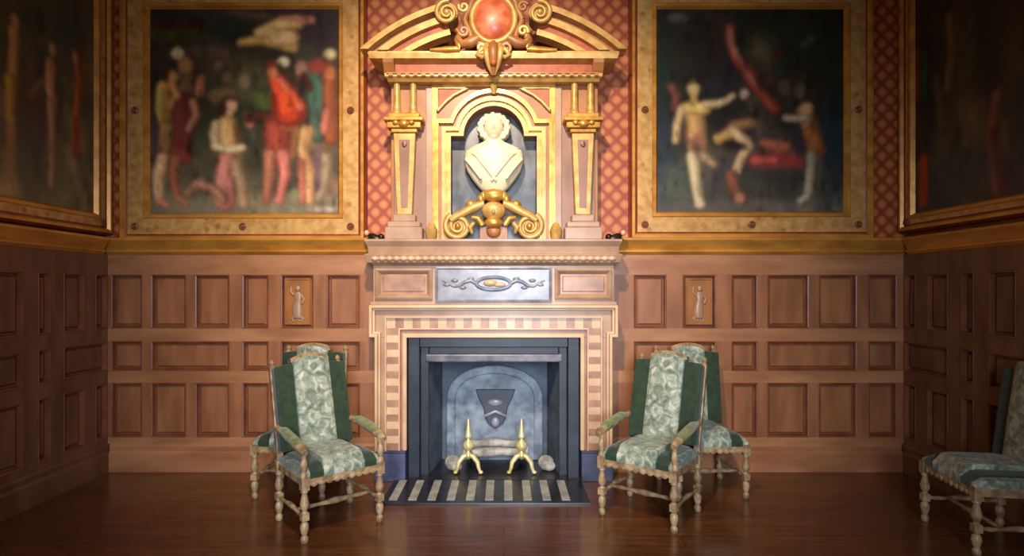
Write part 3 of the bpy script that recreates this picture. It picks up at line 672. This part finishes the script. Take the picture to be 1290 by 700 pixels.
andiron(wx(590, -0.14), -0.14, 'brass andiron standing on the left side of the fireplace opening', 0.017)
andiron(wx(657, -0.14), -0.14, 'brass andiron standing on the right side of the fireplace opening', 0.017)
def log(x, y, z, L, r, rz, label, nm='firewood_log'):
    b = MB(); pts = []; rr = []
    for k in range(9):
        t = k/8 - 0.5; pts.append((t*L, 0.012*math.sin(5*t+L*9), 0.010*math.cos(7*t))); rr.append(r*(0.92+0.12*math.sin(11*t+r*200)))
    b.tube(pts, rr, 10); o = b.build(nm, M['ash'], None, smooth=True); o.location = (x, y, z); o.rotation_euler = (0, 0, rz)
    tag(o, label, 'log', 'logs in the firebox')
log(CX+0.01, 0.085, 0.138, 0.60, 0.046, 0.02, 'grey log lying lowest and frontmost between the andirons')
log(CX+0.02, 0.188, 0.138, 0.60, 0.046, -0.02, 'grey log lying at the back of the firebox against the fireback')
log(CX+0.0, 0.136, 0.212, 0.46, 0.040, 0.02, 'grey log lying on top of two others between the andirons')
for px, lb in ((571, 'pale lump of ash stone at the left end of the firebox'), (687, 'pale lump of ash stone at the right end of the firebox')):
    b = MB(); b.ball((0, 0, 0.07), (0.075, 0.06, 0.07)); b.ball((0.03, -0.02, 0.045), (0.06, 0.05, 0.045))
    o = b.build('ash_stone', M['ash'], None, smooth=True); o.location = (wx(px, 0.0), -0.06, 0.016); tag(o, lb, 'stone', 'pale stones in the firebox')

# ------------------------------------------------------------------ overmantel
om = empty('overmantel', (CX, -0.003, SHELF+0.001)); tag(om, 'gilded carved wooden overmantel with arched niche and broken pediment', 'overmantel')
OFF = SHELF
OY = -0.18
def ox(px, Y=OY): return (px - 622) / sc(Y)
def oz(py, Y=OY): return wz(py, Y) - OFF
NW, NA = 54/sc(OY), 38/sc(OY); NS = oz(172)               # niche half width, arch radius, shoulder height
def niche(d, n=24):
    r = NA + d; xs = math.sqrt(max(r*r - d*d, 0)); a0 = math.atan2(-0.0 - 0 + d*0, 1)
    pts = [(-(NW+d), 0.0), (-(NW+d), NS+d), (-xs, NS+d)]
    t0 = math.asin(min(1, d/r))
    for k in range(1, n): 
        t = (math.pi - t0) + (2*t0 - math.pi)*k/n
        pts.append((r*math.cos(t), NS + r*math.sin(t)))
    return pts + [(xs, NS+d), (NW+d, NS+d), (NW+d, 0.0)]
BW, BT = -ox(493), oz(92)
b = MB()                                                 # body board with the niche cut through
ZM = oz(160)
for a_, c_ in ((-BW, -NW), (NW, BW)): b.box(a_, c_, OY, 0.0, 0, ZM, 0); b.box(a_, c_, OY, 0.0, ZM, BT, 1)
pts = niche(0.0)[1:-1]
for k in range(len(pts)-1):
    (ax, az), (bx_, bz) = pts[k], pts[k+1]
    if abs(bx_-ax) < 1e-6: continue
    b.rings([[(ax, OY, az), (bx_, OY, bz), (bx_, OY, BT), (ax, OY, BT)], [(ax, 0, az), (bx_, 0, bz), (bx_, 0, BT), (ax, 0, BT)]], 1)
b.build('backboard', [M['rosewood'], M['tawny']], om)
b = MB(); b.box(-NW-0.01, NW+0.01, -0.02, -0.001, 0, NS+NA+0.02); b.build('niche_back', M['niche'], om)
b = MB()                                                 # arched gilt mouldings
u = 1/sc(OY)
b.strip(niche(0), niche(4*u), OY-0.02, OY, 1); b.strip(niche(4*u), niche(6*u), OY-0.008, OY, 0); b.strip(niche(6*u), niche(11*u), OY-0.035, OY, 1); b.strip(niche(11*u), niche(15*u), OY-0.012, OY, 2); b.strip(niche(15*u), niche(20*u), OY-0.05, OY, 0)
b.build('niche_moulding', [M['gold'], M['palegold'], M['tawny']], om)
b = MB(); b.tube([(0, OY-0.05, oz(121)), (0, OY-0.07, oz(112)), (0, OY-0.05, oz(104))], [0.02, 0.035, 0.015]); b.build('keystone', M['palegold'], om, smooth=True)
# square frame and orange spandrels
b = MB()
fx0, fx1, fz1 = ox(545), ox(699), oz(106)
b.strip([(fx0, 0), (fx0, fz1), (fx1, fz1), (fx1, 0)], [(fx0+0.035, 0), (fx0+0.035, fz1-0.035), (fx1-0.035, fz1-0.035), (fx1-0.035, 0)], OY-0.03, OY); b.build('square_moulding', M['gold'], om)
for s in (-1, 1):
    p = MB(); A = [(s*ox(693), oz(112)), (s*ox(655), oz(112)), (s*ox(672), oz(121)), (s*ox(682), oz(129)), (s*ox(693), oz(141))]
    p.prism(A, OY-0.018, OY, 0)
    for k in range(5):
        q, w = A[k], A[(k+1) % 5]; p.tube([(q[0], OY-0.02, q[1]), (w[0], OY-0.02, w[1])], 0.014, 6, 1)
    p.build('spandrel', [M['orange'], M['palegold']], om)
# flanking pilasters: base, tapering herm, capital, twin colonnettes
for s in (-1, 1):
    c0 = s*(-ox(511.5)); Y = OY
    b = MB(); w = 0.165
    b.box(c0-w, c0+w, OY-0.14, OY, 0, oz(288)); b.box(c0-w+0.02, c0+w-0.02, OY-0.12, OY, oz(288), oz(281)); b.box(c0-0.10, c0+0.10, OY-0.10, OY, oz(281), oz(272)); b.build('pilaster_base', M['marble'], om, bevel=0.01)
    b = MB(); zt, zb = oz(171), oz(272); wt, wb = 0.098, 0.066; y1 = OY-0.09
    def quad(z, w, y): return [(c0-w, y, z), (c0+w, y, z), (c0+w, OY, z), (c0-w, OY, z)]
    b.rings([quad(zb, wb, y1), quad(zt, wt, y1)])
    b.build('tapered_shaft', M['palegold'], om, bevel=0.006)
    b = MB(); b.rings([[(c0-wb*0.45, y1-0.004, zb+0.06), (c0+wb*0.45, y1-0.004, zb+0.06), (c0+wb*0.45, y1, zb+0.06), (c0-wb*0.45, y1, zb+0.06)], [(c0-wt*0.5, y1-0.004, zt-0.06), (c0+wt*0.5, y1-0.004, zt-0.06), (c0+wt*0.5, y1, zt-0.06), (c0-wt*0.5, y1, zt-0.06)]]); 
    b.lathe([(0.024, y1-0.004), (0.02, y1-0.02), (0.004, y1-0.024)], (c0, 0, zt-0.10), 10, 1, axis='y', sy=1.2)
    b.build('shaft_inlay', [M['rosewood'], M['moulding']], om)
    b = MB()
    b.box(c0-0.115, c0+0.115, OY-0.11, OY, oz(171), oz(166)); b.box(c0-0.15, c0+0.15, OY-0.13, OY, oz(166), oz(158)); b.box(c0-0.175, c0+0.175, OY-0.155, OY, oz(158), oz(153)); b.box(c0-0.14, c0+0.14, OY-0.12, OY, oz(153), oz(147)); b.build('capital', M['gold'], om, bevel=0.008)
    b = MB(); b.ball((c0, OY-0.13, oz(161)), (0.05, 0.03, 0.035))
    for t in (-1, 1): b.ball((c0+t*0.07, OY-0.13, oz(160)), (0.03, 0.025, 0.025))
    b.build('capital_mask', M['gold'], om, smooth=True)
    for t in (-1, 1):
        xx = c0 + t*0.072; z0_, z1_ = oz(147), oz(98); h = z1_-z0_
        b = MB(); b.lathe([(0.044, z0_), (0.044, z0_+0.02), (0.032, z0_+0.035), (0.036, z0_+0.06), (0.030, z0_+0.08), (0.030, z1_-0.06), (0.036, z1_-0.045), (0.030, z1_-0.03), (0.045, z1_-0.01), (0.045, z1_)], (xx, OY-0.05, 0), 14); b.build('colonnette', M['palegold'], om, smooth=True)
    b = MB(); xx = s*(-ox(541)); b.box(xx-0.03, xx+0.03, OY-0.02, OY, 0.0, oz(110)); b.build('side_fillet', M['marble'], om, bevel=0.006)
    b = MB(); xx = s*(-ox(494)); b.box(xx-0.008, xx+0.02, OY-0.015, OY, 0.0, oz(110)); b.build('edge_fillet', M['tawny'], om, bevel=0.006)
    b = MB(); xx = s*(-ox(545)); b.tube([(xx, OY-0.08, oz(300)), (xx, OY-0.11, oz(292)), (xx, OY-0.06, oz(284))], [0.05, 0.055, 0.03]); b.build('foot_scroll', M['palegold'], om, smooth=True)
# entablature
EY = OY-0.20
def ex(px): return (px-622)/sc(EY)
def ez(py): return wz(py, EY) - OFF
b = MB()
hw = -ex(486); b.profile_x(-hw, hw, [(OY-0.10, ez(98), 0), (OY-0.12, ez(95), 0.0), (OY-0.14, ez(93), 0.02), (OY-0.14, ez(89), 0.02), (OY-0.10, ez(88), 0.0)]); b.build('architrave', M['palegold'], om)
b = MB(); b.box(-hw-0.0, hw+0.0, OY-0.115, 0, ez(88), ez(74)); b.build('entablature_frieze', M['orange'], om)
b = MB(); n = 26; cr = []; lo = []
for k in range(n):
    xa = -hw+2*hw*k/n; q = 2*hw/n
    for t_, d in ((0.0, 0), (0.25, 0), (0.251, 1), (0.75, 1), (0.751, 0)): cr.append((xa+q*t_, ez(88.5))); lo.append((xa+q*t_, ez(93) if d else ez(90)))
b.strip(cr, lo, OY-0.155, OY-0.1)
b.build('dentils', M['tawny'], om)
for s in (-1, 1):
    b = MB(); x = s*(hw-0.02); b.rings([[(x-0.05, y, z), (x+0.05, y, z), (x+0.05, OY-0.09, z), (x-0.05, OY-0.09, z)] for y, z in ((OY-0.12, ez(91)), (OY-0.15, ez(86)), (OY-0.19, ez(78)), (OY-0.20, ez(73)))]); b.build('console', M['tawny'], om, smooth=False, bevel=0.01)
b = MB(); b.profile_x(-hw, hw, [(OY-0.12, ez(76), 0.02), (OY-0.16, ez(74), 0.10), (OY-0.19, ez(73), 0.14), (OY-0.20, ez(67), 0.155), (OY-0.20, ez(64.5), 0.155), (OY-0.10, ez(64), 0.10)]); b.build('cornice', M['palegold'], om)
# broken segmental pediment with volutes
pc = ez(244.5); uu = 1/sc(EY)
def arcp(r, t0, t1, n=22):
    return [(r*uu*math.cos(t0+(t1-t0)*k/n), pc + r*uu*math.sin(t0+(t1-t0)*k/n)) for k in range(n+1)]
def ang(r, py): return math.asin((244.5-py)/r)
for s in (-1, 1):
    b = MB()
    for (r0, r1, dy, mi) in ((246, 239, 0.02, 0), (239, 232, -0.06, 2), (232, 224, 0.0, 0), (224, 215, -0.05, 1), (215, 208, -0.02, 0)):
        te = math.acos(62/240.0)
        A = arcp(r0, ang(r0, 64), te); B = arcp(r1, ang(r1, 64), te)
        if s < 0: A = [(-x, z) for x, z in A]; B = [(-x, z) for x, z in B]
        b.strip(A, B, EY-dy-0.02, EY+0.13, mi)
    b.build('pediment_scroll', [M['palegold'], M['orange'], M['tawny']], om)
    b = MB(); c0 = (s*58*uu, ez(19))
    path = []; rad = []
    for k in range(34):
        t = k*0.36; r = (14.5*uu)*(1-k/40); a = R(100) - t
        path.append((c0[0] + s*(-1)*(-r*math.cos(a)), EY-0.045, c0[1] + r*math.sin(a))); rad.append(0.024*(1-k/60))
    b.tube(path, rad, 8); b.lathe([(13*uu, EY-0.03), (13*uu, EY+0.13)], (c0[0], 0, c0[1]), 20, axis='y'); b.ball((c0[0], EY-0.05, c0[1]), 0.028); b.build('volute', M['palegold'], om, smooth=True)
    b = MB(); b.tube([(s*x*uu, EY-0.01, ez(y)) for x, y in ((42, 62), (45, 52), (40, 45), (47, 38))], [0.03, 0.035, 0.03, 0.02]); b.tube([(s*x*uu, EY-0.0, ez(y)) for x, y in ((42, 62), (60, 63), (80, 63.5))], [0.03, 0.03, 0.015]); b.build('pediment_leaf', M['gold'], om, smooth=True)
    b = MB(); P_ = [(s*45*uu, ez(64)), (s*104*uu, ez(64))] + [(s*x*uu, z) for x, z in [(abs(p[0])/uu, p[1]) for p in arcp(208, ang(208, 62), math.acos(46/208))]]
    b.prism(P_, -0.13, -0.10); b.build('tympanum', M['slate'], om)
    b = MB(); b.ball((s*62*uu, -0.16, ez(58)), (0.08, 0.03, 0.045)); b.ball((s*74*uu, -0.16, ez(57)), (0.05, 0.03, 0.05)); b.build('tympanum_fruit', M['redwood'], om, smooth=True)
# crowning cartouche
ca = (0.0, ez(27))
b = MB(); CY = EY-0.04
def ering(ax, az, y0, r, n=40, mi=0, wob=0, kk=8):
    P_ = []
    for k in range(n+1):
        t = 2*math.pi*k/n; f = 1+wob*math.cos(kk*t); P_.append((ca[0]+ax*f*math.cos(t), y0, ca[1]+az*f*math.sin(t)))
    b.tube(P_, r, 8, mi)
b.ball((ca[0], CY+0.06, ca[1]), (0.25, 0.06, 0.25), 1)
ering(0.185, 0.20, CY, 0.026); ering(0.235, 0.24, CY+0.02, 0.03, mi=2, wob=0.05); 
for k in range(8):
    t = 2*math.pi*(k+0.5)/8; r0 = 0.27
    c1 = (ca[0]+r0*1.02*math.cos(t), ca[1]+r0*math.sin(t))
    b.tube([(c1[0]+0.045*(1-j/26)*math.cos(t+j*0.4), CY+0.0, c1[1]+0.045*(1-j/26)*math.sin(t+j*0.4)) for j in range(20)], 0.016, 6, 0 if k % 2 else 2)
for q, rr_ in ((0, 0.045), (-0.05, 0.026), (0.05, 0.026)): b.tube([(q*1.1, CY+0.02, ez(57)), (q*1.25, CY-0.02, ez(66)), (q*1.15, CY-0.025, ez(75)), (q*0.8, CY+0.01, ez(85)), (q*0.2, CY+0.04, ez(95))], [rr_, rr_*1.15, rr_, rr_*0.75, rr_*0.35], 10, 2 if q == 0 else 0)
b.ball((0, CY-0.03, ez(83)), (0.028, 0.025, 0.028), 1)
for s in (-1, 1): b.tube([(s*0.13, CY+0.02, ez(50)), (s*0.20, CY+0.01, ez(56)), (s*0.27, CY+0.02, ez(57)), (s*0.31, CY+0.02, ez(50)), (s*0.285, CY+0.02, ez(43)), (s*0.24, CY+0.02, ez(45))], [0.05, 0.05, 0.04, 0.03, 0.024, 0.018], 8, 2 if s > 0 else 2)
for s in (-1, 1): b.tube([(s*x*uu, CY, ez(y)) for x, y in ((6, 62), (16, 66), (20, 72), (14, 75), (10, 71))], [0.03, 0.028, 0.022, 0.02, 0.015], 8, 0)
cart = b.build('cartouche', [M['palegold'], M['orange'], M['tawny']], om, smooth=True)
b = MB(); b.ball((ca[0], CY-0.0, ca[1]+0.005), (0.17, 0.075, 0.185), 0, 24, 14); b.build('red_boss', M['cabochon'], cart, smooth=True)
# gilt mask and volutes at the foot of the niche
GY = MY-0.0
def gx(px): return (px-622)/sc(GY)
def gz(py): return wz(py, GY) - OFF
b = MB()
b.ball((0, GY, gz(266)), (0.105, 0.06, 0.085), 1, 18, 12); b.ball((0, GY-0.045, gz(268)), (0.02, 0.025, 0.03), 1); b.ball((0, GY-0.03, gz(281)), (0.08, 0.045, 0.05), 0); b.ball((0, GY, gz(291)), (0.065, 0.04, 0.06), 2)
for k in range(7):
    t = R(20+k*23.3); b.ball((0.12*math.cos(t), GY+0.02, gz(255)+0.085*math.sin(t)), (0.038, 0.03, 0.042), 0)
b.ball((0, GY+0.01, gz(246)), (0.10, 0.04, 0.06), 0)
for s in (-1, 1):
    b.ball((s*0.2, GY, gz(258)), (0.045, 0.03, 0.04), 0); b.tube([(s*gx(622+x), GY, gz(y)) for x, y in ((12, 256), (24, 261), (34, 266), (46, 272), (54, 278))], [0.03, 0.045, 0.04, 0.038, 0.03], 8, 1)
    b.tube([(s*gx(622+x), GY, gz(y)) for x, y in ((14, 284), (20, 275), (28, 274))], [0.03, 0.03, 0.015], 8, 0)
    c0 = (s*gx(622+45), gz(285)); path = []; rad = []
    for k in range(36):
        a = R(60) - k*0.34; r = 0.118*(1-k/44); path.append((c0[0]+s*r*math.cos(a), GY, c0[1]+r*math.sin(a))); rad.append(0.026*(1-k/80))
    b.tube(path, rad, 8, 1); b.lathe([(0.10, GY+0.02), (0.10, GY+0.05)], (c0[0], 0, c0[1]), 20, 1, axis='y'); b.ball((c0[0], GY-0.01, c0[1]), 0.03, 0)
    b.tube([(s*gx(622+25), GY, gz(281)), (s*gx(622+30), GY-0.01, gz(287)), (s*gx(622+27), GY, gz(294))], [0.02, 0.03, 0.015], 8, 1)
b.box(-0.12, 0.12, GY+0.01, OY, 0.0, gz(286), 2)
b.build('mask_and_volutes', [M['gold'], M['palegold'], M['tawny']], om, smooth=True)

# ------------------------------------------------------------------ marble bust in the niche
BY = -0.16
bu = empty('bust', (CX+0.0, BY, SHELF)); tag(bu, 'white marble bust of a person with curled hair in the arched niche', 'bust')
def bz(py): return wz(py, BY) - SHELF
def sect(z, hx, hy, yo=0.0, n=20):
    return [(hx*math.cos(2*math.pi*k/n), yo+hy*math.sin(2*math.pi*k/n), z) for k in range(n)]
b = MB(); b.lathe([(0.12, 0.0), (0.12, 0.10), (0.09, 0.12), (0.06, 0.20), (0.055, bz(250)), (0.085, bz(244)), (0.085, bz(241))]); b.build('socle', M['bust'], bu, smooth=True)
b = MB()
b.rings([sect(bz(243), .09, .05), sect(bz(238), .13, .07), sect(bz(228), .19, .10), sect(bz(216), .245, .115), sect(bz(204), .272, .12), sect(bz(194), .265, .115), sect(bz(187), .225, .10), sect(bz(183), .165, .09), sect(bz(180), .11, .078), sect(bz(177.5), .08, .068, -0.005), sect(bz(170), .066, .062, -0.01)])
nv = len(b.v)
# head: one surface with brow, nose, eyes, mouth and chin
hc = (0, -0.02, bz(163.5)); rr = []
for i in range(25):
    v = i/24; t = math.pi*(0.02+0.96*v); ring = []
    for j in range(32):
        a = 2*math.pi*j/32; x, y, z = math.sin(t)*math.cos(a), math.sin(t)*math.sin(a), -math.cos(t)
        px_, py_, pz_ = 0.088*x*(1-0.22*max(0, -z)), 0.105*y, 0.118*z
        if y < -0.2:
            f = -y
            py_ -= 0.030*f*math.exp(-(x/0.16)**2)*math.exp(-((z+0.10)/0.20)**2)     # nose
            py_ -= 0.010*f*math.exp(-((z-0.30)/0.12)**2)                             # brow
            for s in (-1, 1): py_ += 0.014*f*math.exp(-((x-s*0.36)/0.17)**2 - ((z-0.12)/0.11)**2)
            py_ -= 0.010*f*math.exp(-(x/0.3)**2 - ((z+0.46)/0.08)**2); py_ += 0.008*f*math.exp(-(x/0.3)**2 - ((z+0.58)/0.06)**2); py_ -= 0.014*f*math.exp(-(x/0.3)**2 - ((z+0.78)/0.12)**2)
        ring.append((hc[0]+px_, hc[1]+py_, hc[2]+pz_))
    rr.append(ring)
b.rings(rr)
b.build('head_and_shoulders', M['bust'], bu, smooth=True)
b = MB()
for k in range(34):
    t = R(-55 + 290*k/33)
    for lay in range(3):
        a = 0.118 + 0.010*math.sin(k*2.3+lay)
        b.ball((a*1.02*math.cos(t), hc[1]+0.055*lay-0.02, hc[2]+0.012+a*0.88*math.sin(t)), 0.026, 0, 8, 6)
b.ball((0, hc[1]+0.05, hc[2]+0.02), (0.112, 0.075, 0.105))
b.build('hair', M['bust'], bu, smooth=True)
b = MB()
for s in (-1, 1):
    b.tube([(s*0.235, -0.02, bz(192)), (s*0.16, -0.095, bz(197)), (s*0.05, -0.115, bz(216)), (-s*0.02, -0.105, bz(230))], [0.02, 0.022, 0.022, 0.012], 8)
    b.tube([(s*0.25, -0.05, bz(202)), (s*0.19, -0.10, bz(212)), (s*0.11, -0.11, bz(228))], [0.015, 0.02, 0.012], 8)
b.build('drapery', M['bust'], bu, smooth=True)

# ------------------------------------------------------------------ small dark ornaments at the shelf ends
def ornament(px, s, label):
    Y = -0.20; r = empty('shelf_ornament', (wx(px, Y), Y, SHELF)); tag(r, label, 'ornament', 'dark ornaments at the ends of the mantel shelf')
    b = MB(); b.rings([[(c_+w*math.cos(2*math.pi*k/12), 0.035*math.sin(2*math.pi*k/12)*f, z) for k in range(12)] for c_, w, f, z in ((0, .075, 1, 0), (0, .078, 1.1, .012), (0.01*s, .065, .9, .03), (-.02*s, .05, .7, .052), (-.03*s, .02, .4, .068))])
    b.ball((s*0.06, -0.01, 0.035), (0.030, 0.028, 0.030)); b.build('body', M['bronze'], r, smooth=True)
    b = MB(); b.ball((-s*0.07, -0.012, 0.07), (0.024, 0.022, 0.026)); b.build('knob', M['marble_line'], r, smooth=True)
    return r
ornament(472, 1, 'small dark bronze ornament on the left end of the mantel shelf')
ornament(775, -1, 'small dark bronze ornament on the right end of the mantel shelf')

# ------------------------------------------------------------------ chairs
LX, LY = 0.275, 0.245                                    # leg spacing (half)
def turned_leg(b, x, y, top):
    pr = [(0.020, 0.0), (0.026, 0.012), (0.026, 0.035), (0.016, 0.05), (0.022, 0.065), (0.030, 0.10), (0.026, 0.125), (0.016, 0.14), (0.024, 0.15)]
    b.lathe(pr, (x, y, 0), 12)
    b.box(x-0.024, x+0.024, y-0.024, y+0.024, 0.150, 0.20)
    b.lathe([(0.024, 0.20), (0.015, 0.212), (0.028, 0.235), (0.031, 0.26), (0.022, 0.30), (0.017, 0.325), (0.026, 0.338), (0.022, 0.35)], (x, y, 0), 12)
    b.box(x-0.026, x+0.026, y-0.026, y+0.026, 0.35, top)
def make_chair(name, label, arms=True, lean=15):
    r = empty(name); tag(r, label, 'chair', 'green upholstered giltwood chairs')
    g = M['giltwood']
    for sx in (-1, 1):
        for sy in (-1, 1):
            b = MB(); turned_leg(b, sx*LX, sy*LY, 0.435); b.build('leg', g, r, smooth=True)
    b = MB()
    for sy in (-1, 1): b.box(-LX, LX, sy*LY-0.018, sy*LY+0.018, 0.375, 0.425)
    for sx in (-1, 1): b.box(sx*LX-0.018, sx*LX+0.018, -LY, LY, 0.375, 0.425)
    n = 9
    for k in range(n): b.ball((-LX+0.06+(2*LX-0.12)*k/(n-1), -LY-0.018, 0.382), (0.026, 0.010, 0.018), 0, 8, 6)
    b.build('seat_rail', g, r, bevel=0.004)
    b = MB()
    for sx in (-1, 1): b.tube([(sx*LX, y, 0.175+0.006*math.cos(y*20)) for y in [-LY+0.02+k*(2*LY-0.04)/8 for k in range(9)]], [0.012, 0.016, 0.012, 0.016, 0.02, 0.016, 0.012, 0.016, 0.012])
    b.tube([(x, -0.10, 0.178) for x in [-LX+0.01+k*(2*LX-0.02)/12 for k in range(13)]], [0.012, 0.014, 0.017, 0.012, 0.016, 0.02, 0.026, 0.02, 0.016, 0.012, 0.017, 0.014, 0.012]); b.build('stretcher', g, r, smooth=True)
    # seat: padded slab, damask centre strip between velvet bands
    def pad(xs, z0, crown, y0, y1, ny=9, nx=7, lip=0.0):
        b = MB(); top = []; 
        for j in range(ny+1):
            v = j/ny; row = []
            for i in range(nx+1):
                u = i/nx; x = xs[0]+(xs[1]-xs[0])*u; y = y0+(y1-y0)*v
                e = (1-abs(2*x/(2*LX+0.06))**4)*(1-abs((y-(y0+y1)/2)/((y1-y0)/2))**6)
                row.append((x, y, z0+crown*max(0, e)**0.5))
            top.append(row)
        vs = [p for row in top for p in row]; w = nx+1
        fs = [(j*w+i, j*w+i+1, (j+1)*w+i+1, (j+1)*w+i) for j in range(ny) for i in range(nx)]
        per = [i for i in range(w)] + [j*w+nx for j in range(1, ny+1)] + [ny*w+i for i in range(nx-1, -1, -1)] + [j*w for j in range(ny-1, 0, -1)]
        base = len(vs); vs += [(vs[i][0], vs[i][1], 0.42) for i in per]; m = len(per)
        fs += [(per[k], per[(k+1) % m], base+(k+1) % m, base+k) for k in range(m)]
        b.add(vs, fs); return b
    e = LX+0.012; f = LY+0.014
    pad((-e, e), 0.455, 0.05, -f, f-0.02).build('seat_cushion', M['damask'], r, smooth=True)
    for s in (-1, 1):
        xs = sorted((s*0.15, s*0.242)); pad(xs, 0.459, 0.052, -f-0.004, f-0.024, nx=3).build('velvet_band', M['velvet'], r, smooth=True)
    pad((-0.148, 0.148), 0.470, 0.075, -f-0.006, f-0.024).build('seat_panel', M['damask'], r, smooth=True)
    # back: leaning upholstered board, wooden posts behind
    ang_ = R(lean); Mx = Matrix.Translation((0, LY-0.035, 0.50)) @ Matrix.Rotation(-ang_, 4, 'X')
    H = 0.67
    def slab(x0, x1, y0, y1, z0, z1, arch_=0.0, n=10, cush=0.0):
        rr = []
        for k in range(n+1):
            u = k/n; x = x0+(x1-x0)*u; z = z1+arch_*(1-(2*u-1)**2); yy = y0-cush*(1-(2*u-1)**4)
            rr.append([(x, yy, z0), (x, yy, (z0+z)/2), (x, yy+cush*0.3, z), (x, y1, z), (x, y1, z0)])
        b = MB(); b.rings(rr); return b
    slab(-0.275, 0.275, -0.025, 0.06, 0.0, H-0.05, 0.02).xform(Mx).build('backrest', M['velvet'], r, bevel=0.012)
    slab(-0.14, 0.14, -0.045, 0.0, -0.02, H-0.02, 0.03, cush=0.018).xform(Mx).build('back_panel', M['damask'], r, bevel=0.006)
    slab(-0.15, 0.15, -0.02, 0.05, H-0.03, H+0.005, 0.035).xform(Mx).build('crest_rail', g, r, bevel=0.006)
    for s in (-1, 1):
        b = MB(); b.box(s*0.262-0.022, s*0.262+0.022, 0.055, 0.095, -0.09, H-0.04); b.lathe([(0.024, H-0.04), (0.014, H-0.025), (0.022, H-0.01), (0.012, H+0.01), (0.003, H+0.02)], (s*0.262, 0.075, 0), 10); b.xform(Mx).build('back_post', g, r, bevel=0.004)
    if arms:
        for s in (-1, 1):
            x = s*(LX+0.005)
            b = MB(); b.tube([(x, LY+0.02, 0.665), (x+s*0.006, LY-0.12, 0.660), (x+s*0.012, 0.0, 0.645), (x+s*0.012, -LY*0.6, 0.628), (x+s*0.008, -LY-0.005, 0.618), (x+s*0.008, -LY-0.04, 0.600)], [0.024, 0.026, 0.028, 0.030, 0.032, 0.022], 10); a = b.build('armrest', g, r, smooth=True)
            b = MB(); b.tube([(x, LY-0.06, 0.675), (x+s*0.008, LY-0.14, 0.682), (x+s*0.012, 0.0, 0.668), (x+s*0.012, -LY*0.55, 0.650), (x+s*0.010, -LY*0.85, 0.637)], [0.020, 0.034, 0.037, 0.036, 0.02], 10, squash=0.7); b.build('arm_pad', M['velvet_lit'], a, smooth=True)
            b = MB(); b.lathe([(0.024, 0.43), (0.024, 0.455), (0.014, 0.47), (0.022, 0.49), (0.026, 0.515), (0.018, 0.55), (0.015, 0.575), (0.024, 0.59), (0.022, 0.61)], (x, -LY, 0), 12); b.build('arm_post', g, r, smooth=True)
    return r
ch = make_chair('armchair', 'green and gilt armchair in front, left of the fireplace, angled towards the hearth')
ch.location = (-1.27, -1.18, 0); ch.rotation_euler = (0, 0, R(40))
c = copy_tree(ch); c.location = (1.10, -1.03, 0); c.rotation_euler = (0, 0, R(-37)); c['label'] = 'green and gilt armchair in front, right of the fireplace, angled towards the hearth'
sd = make_chair('side_chair', 'armless green upholstered chair by the right wall, cut off by the photo edge', arms=False, lean=7)
sd.location = (3.26, -1.49, 0); sd.rotation_euler = (0, 0, R(-98))
for loc, rz, lb in (((-1.72, -0.50, 0), -3, 'armless green chair against the wall, mostly hidden behind the left armchair'),
                    ((1.66, -0.50, 0), 3, 'armless green chair against the wall, partly hidden behind the right armchair')):
    c = copy_tree(sd); c.location = loc; c.rotation_euler = (0, 0, R(rz)); c['label'] = lb
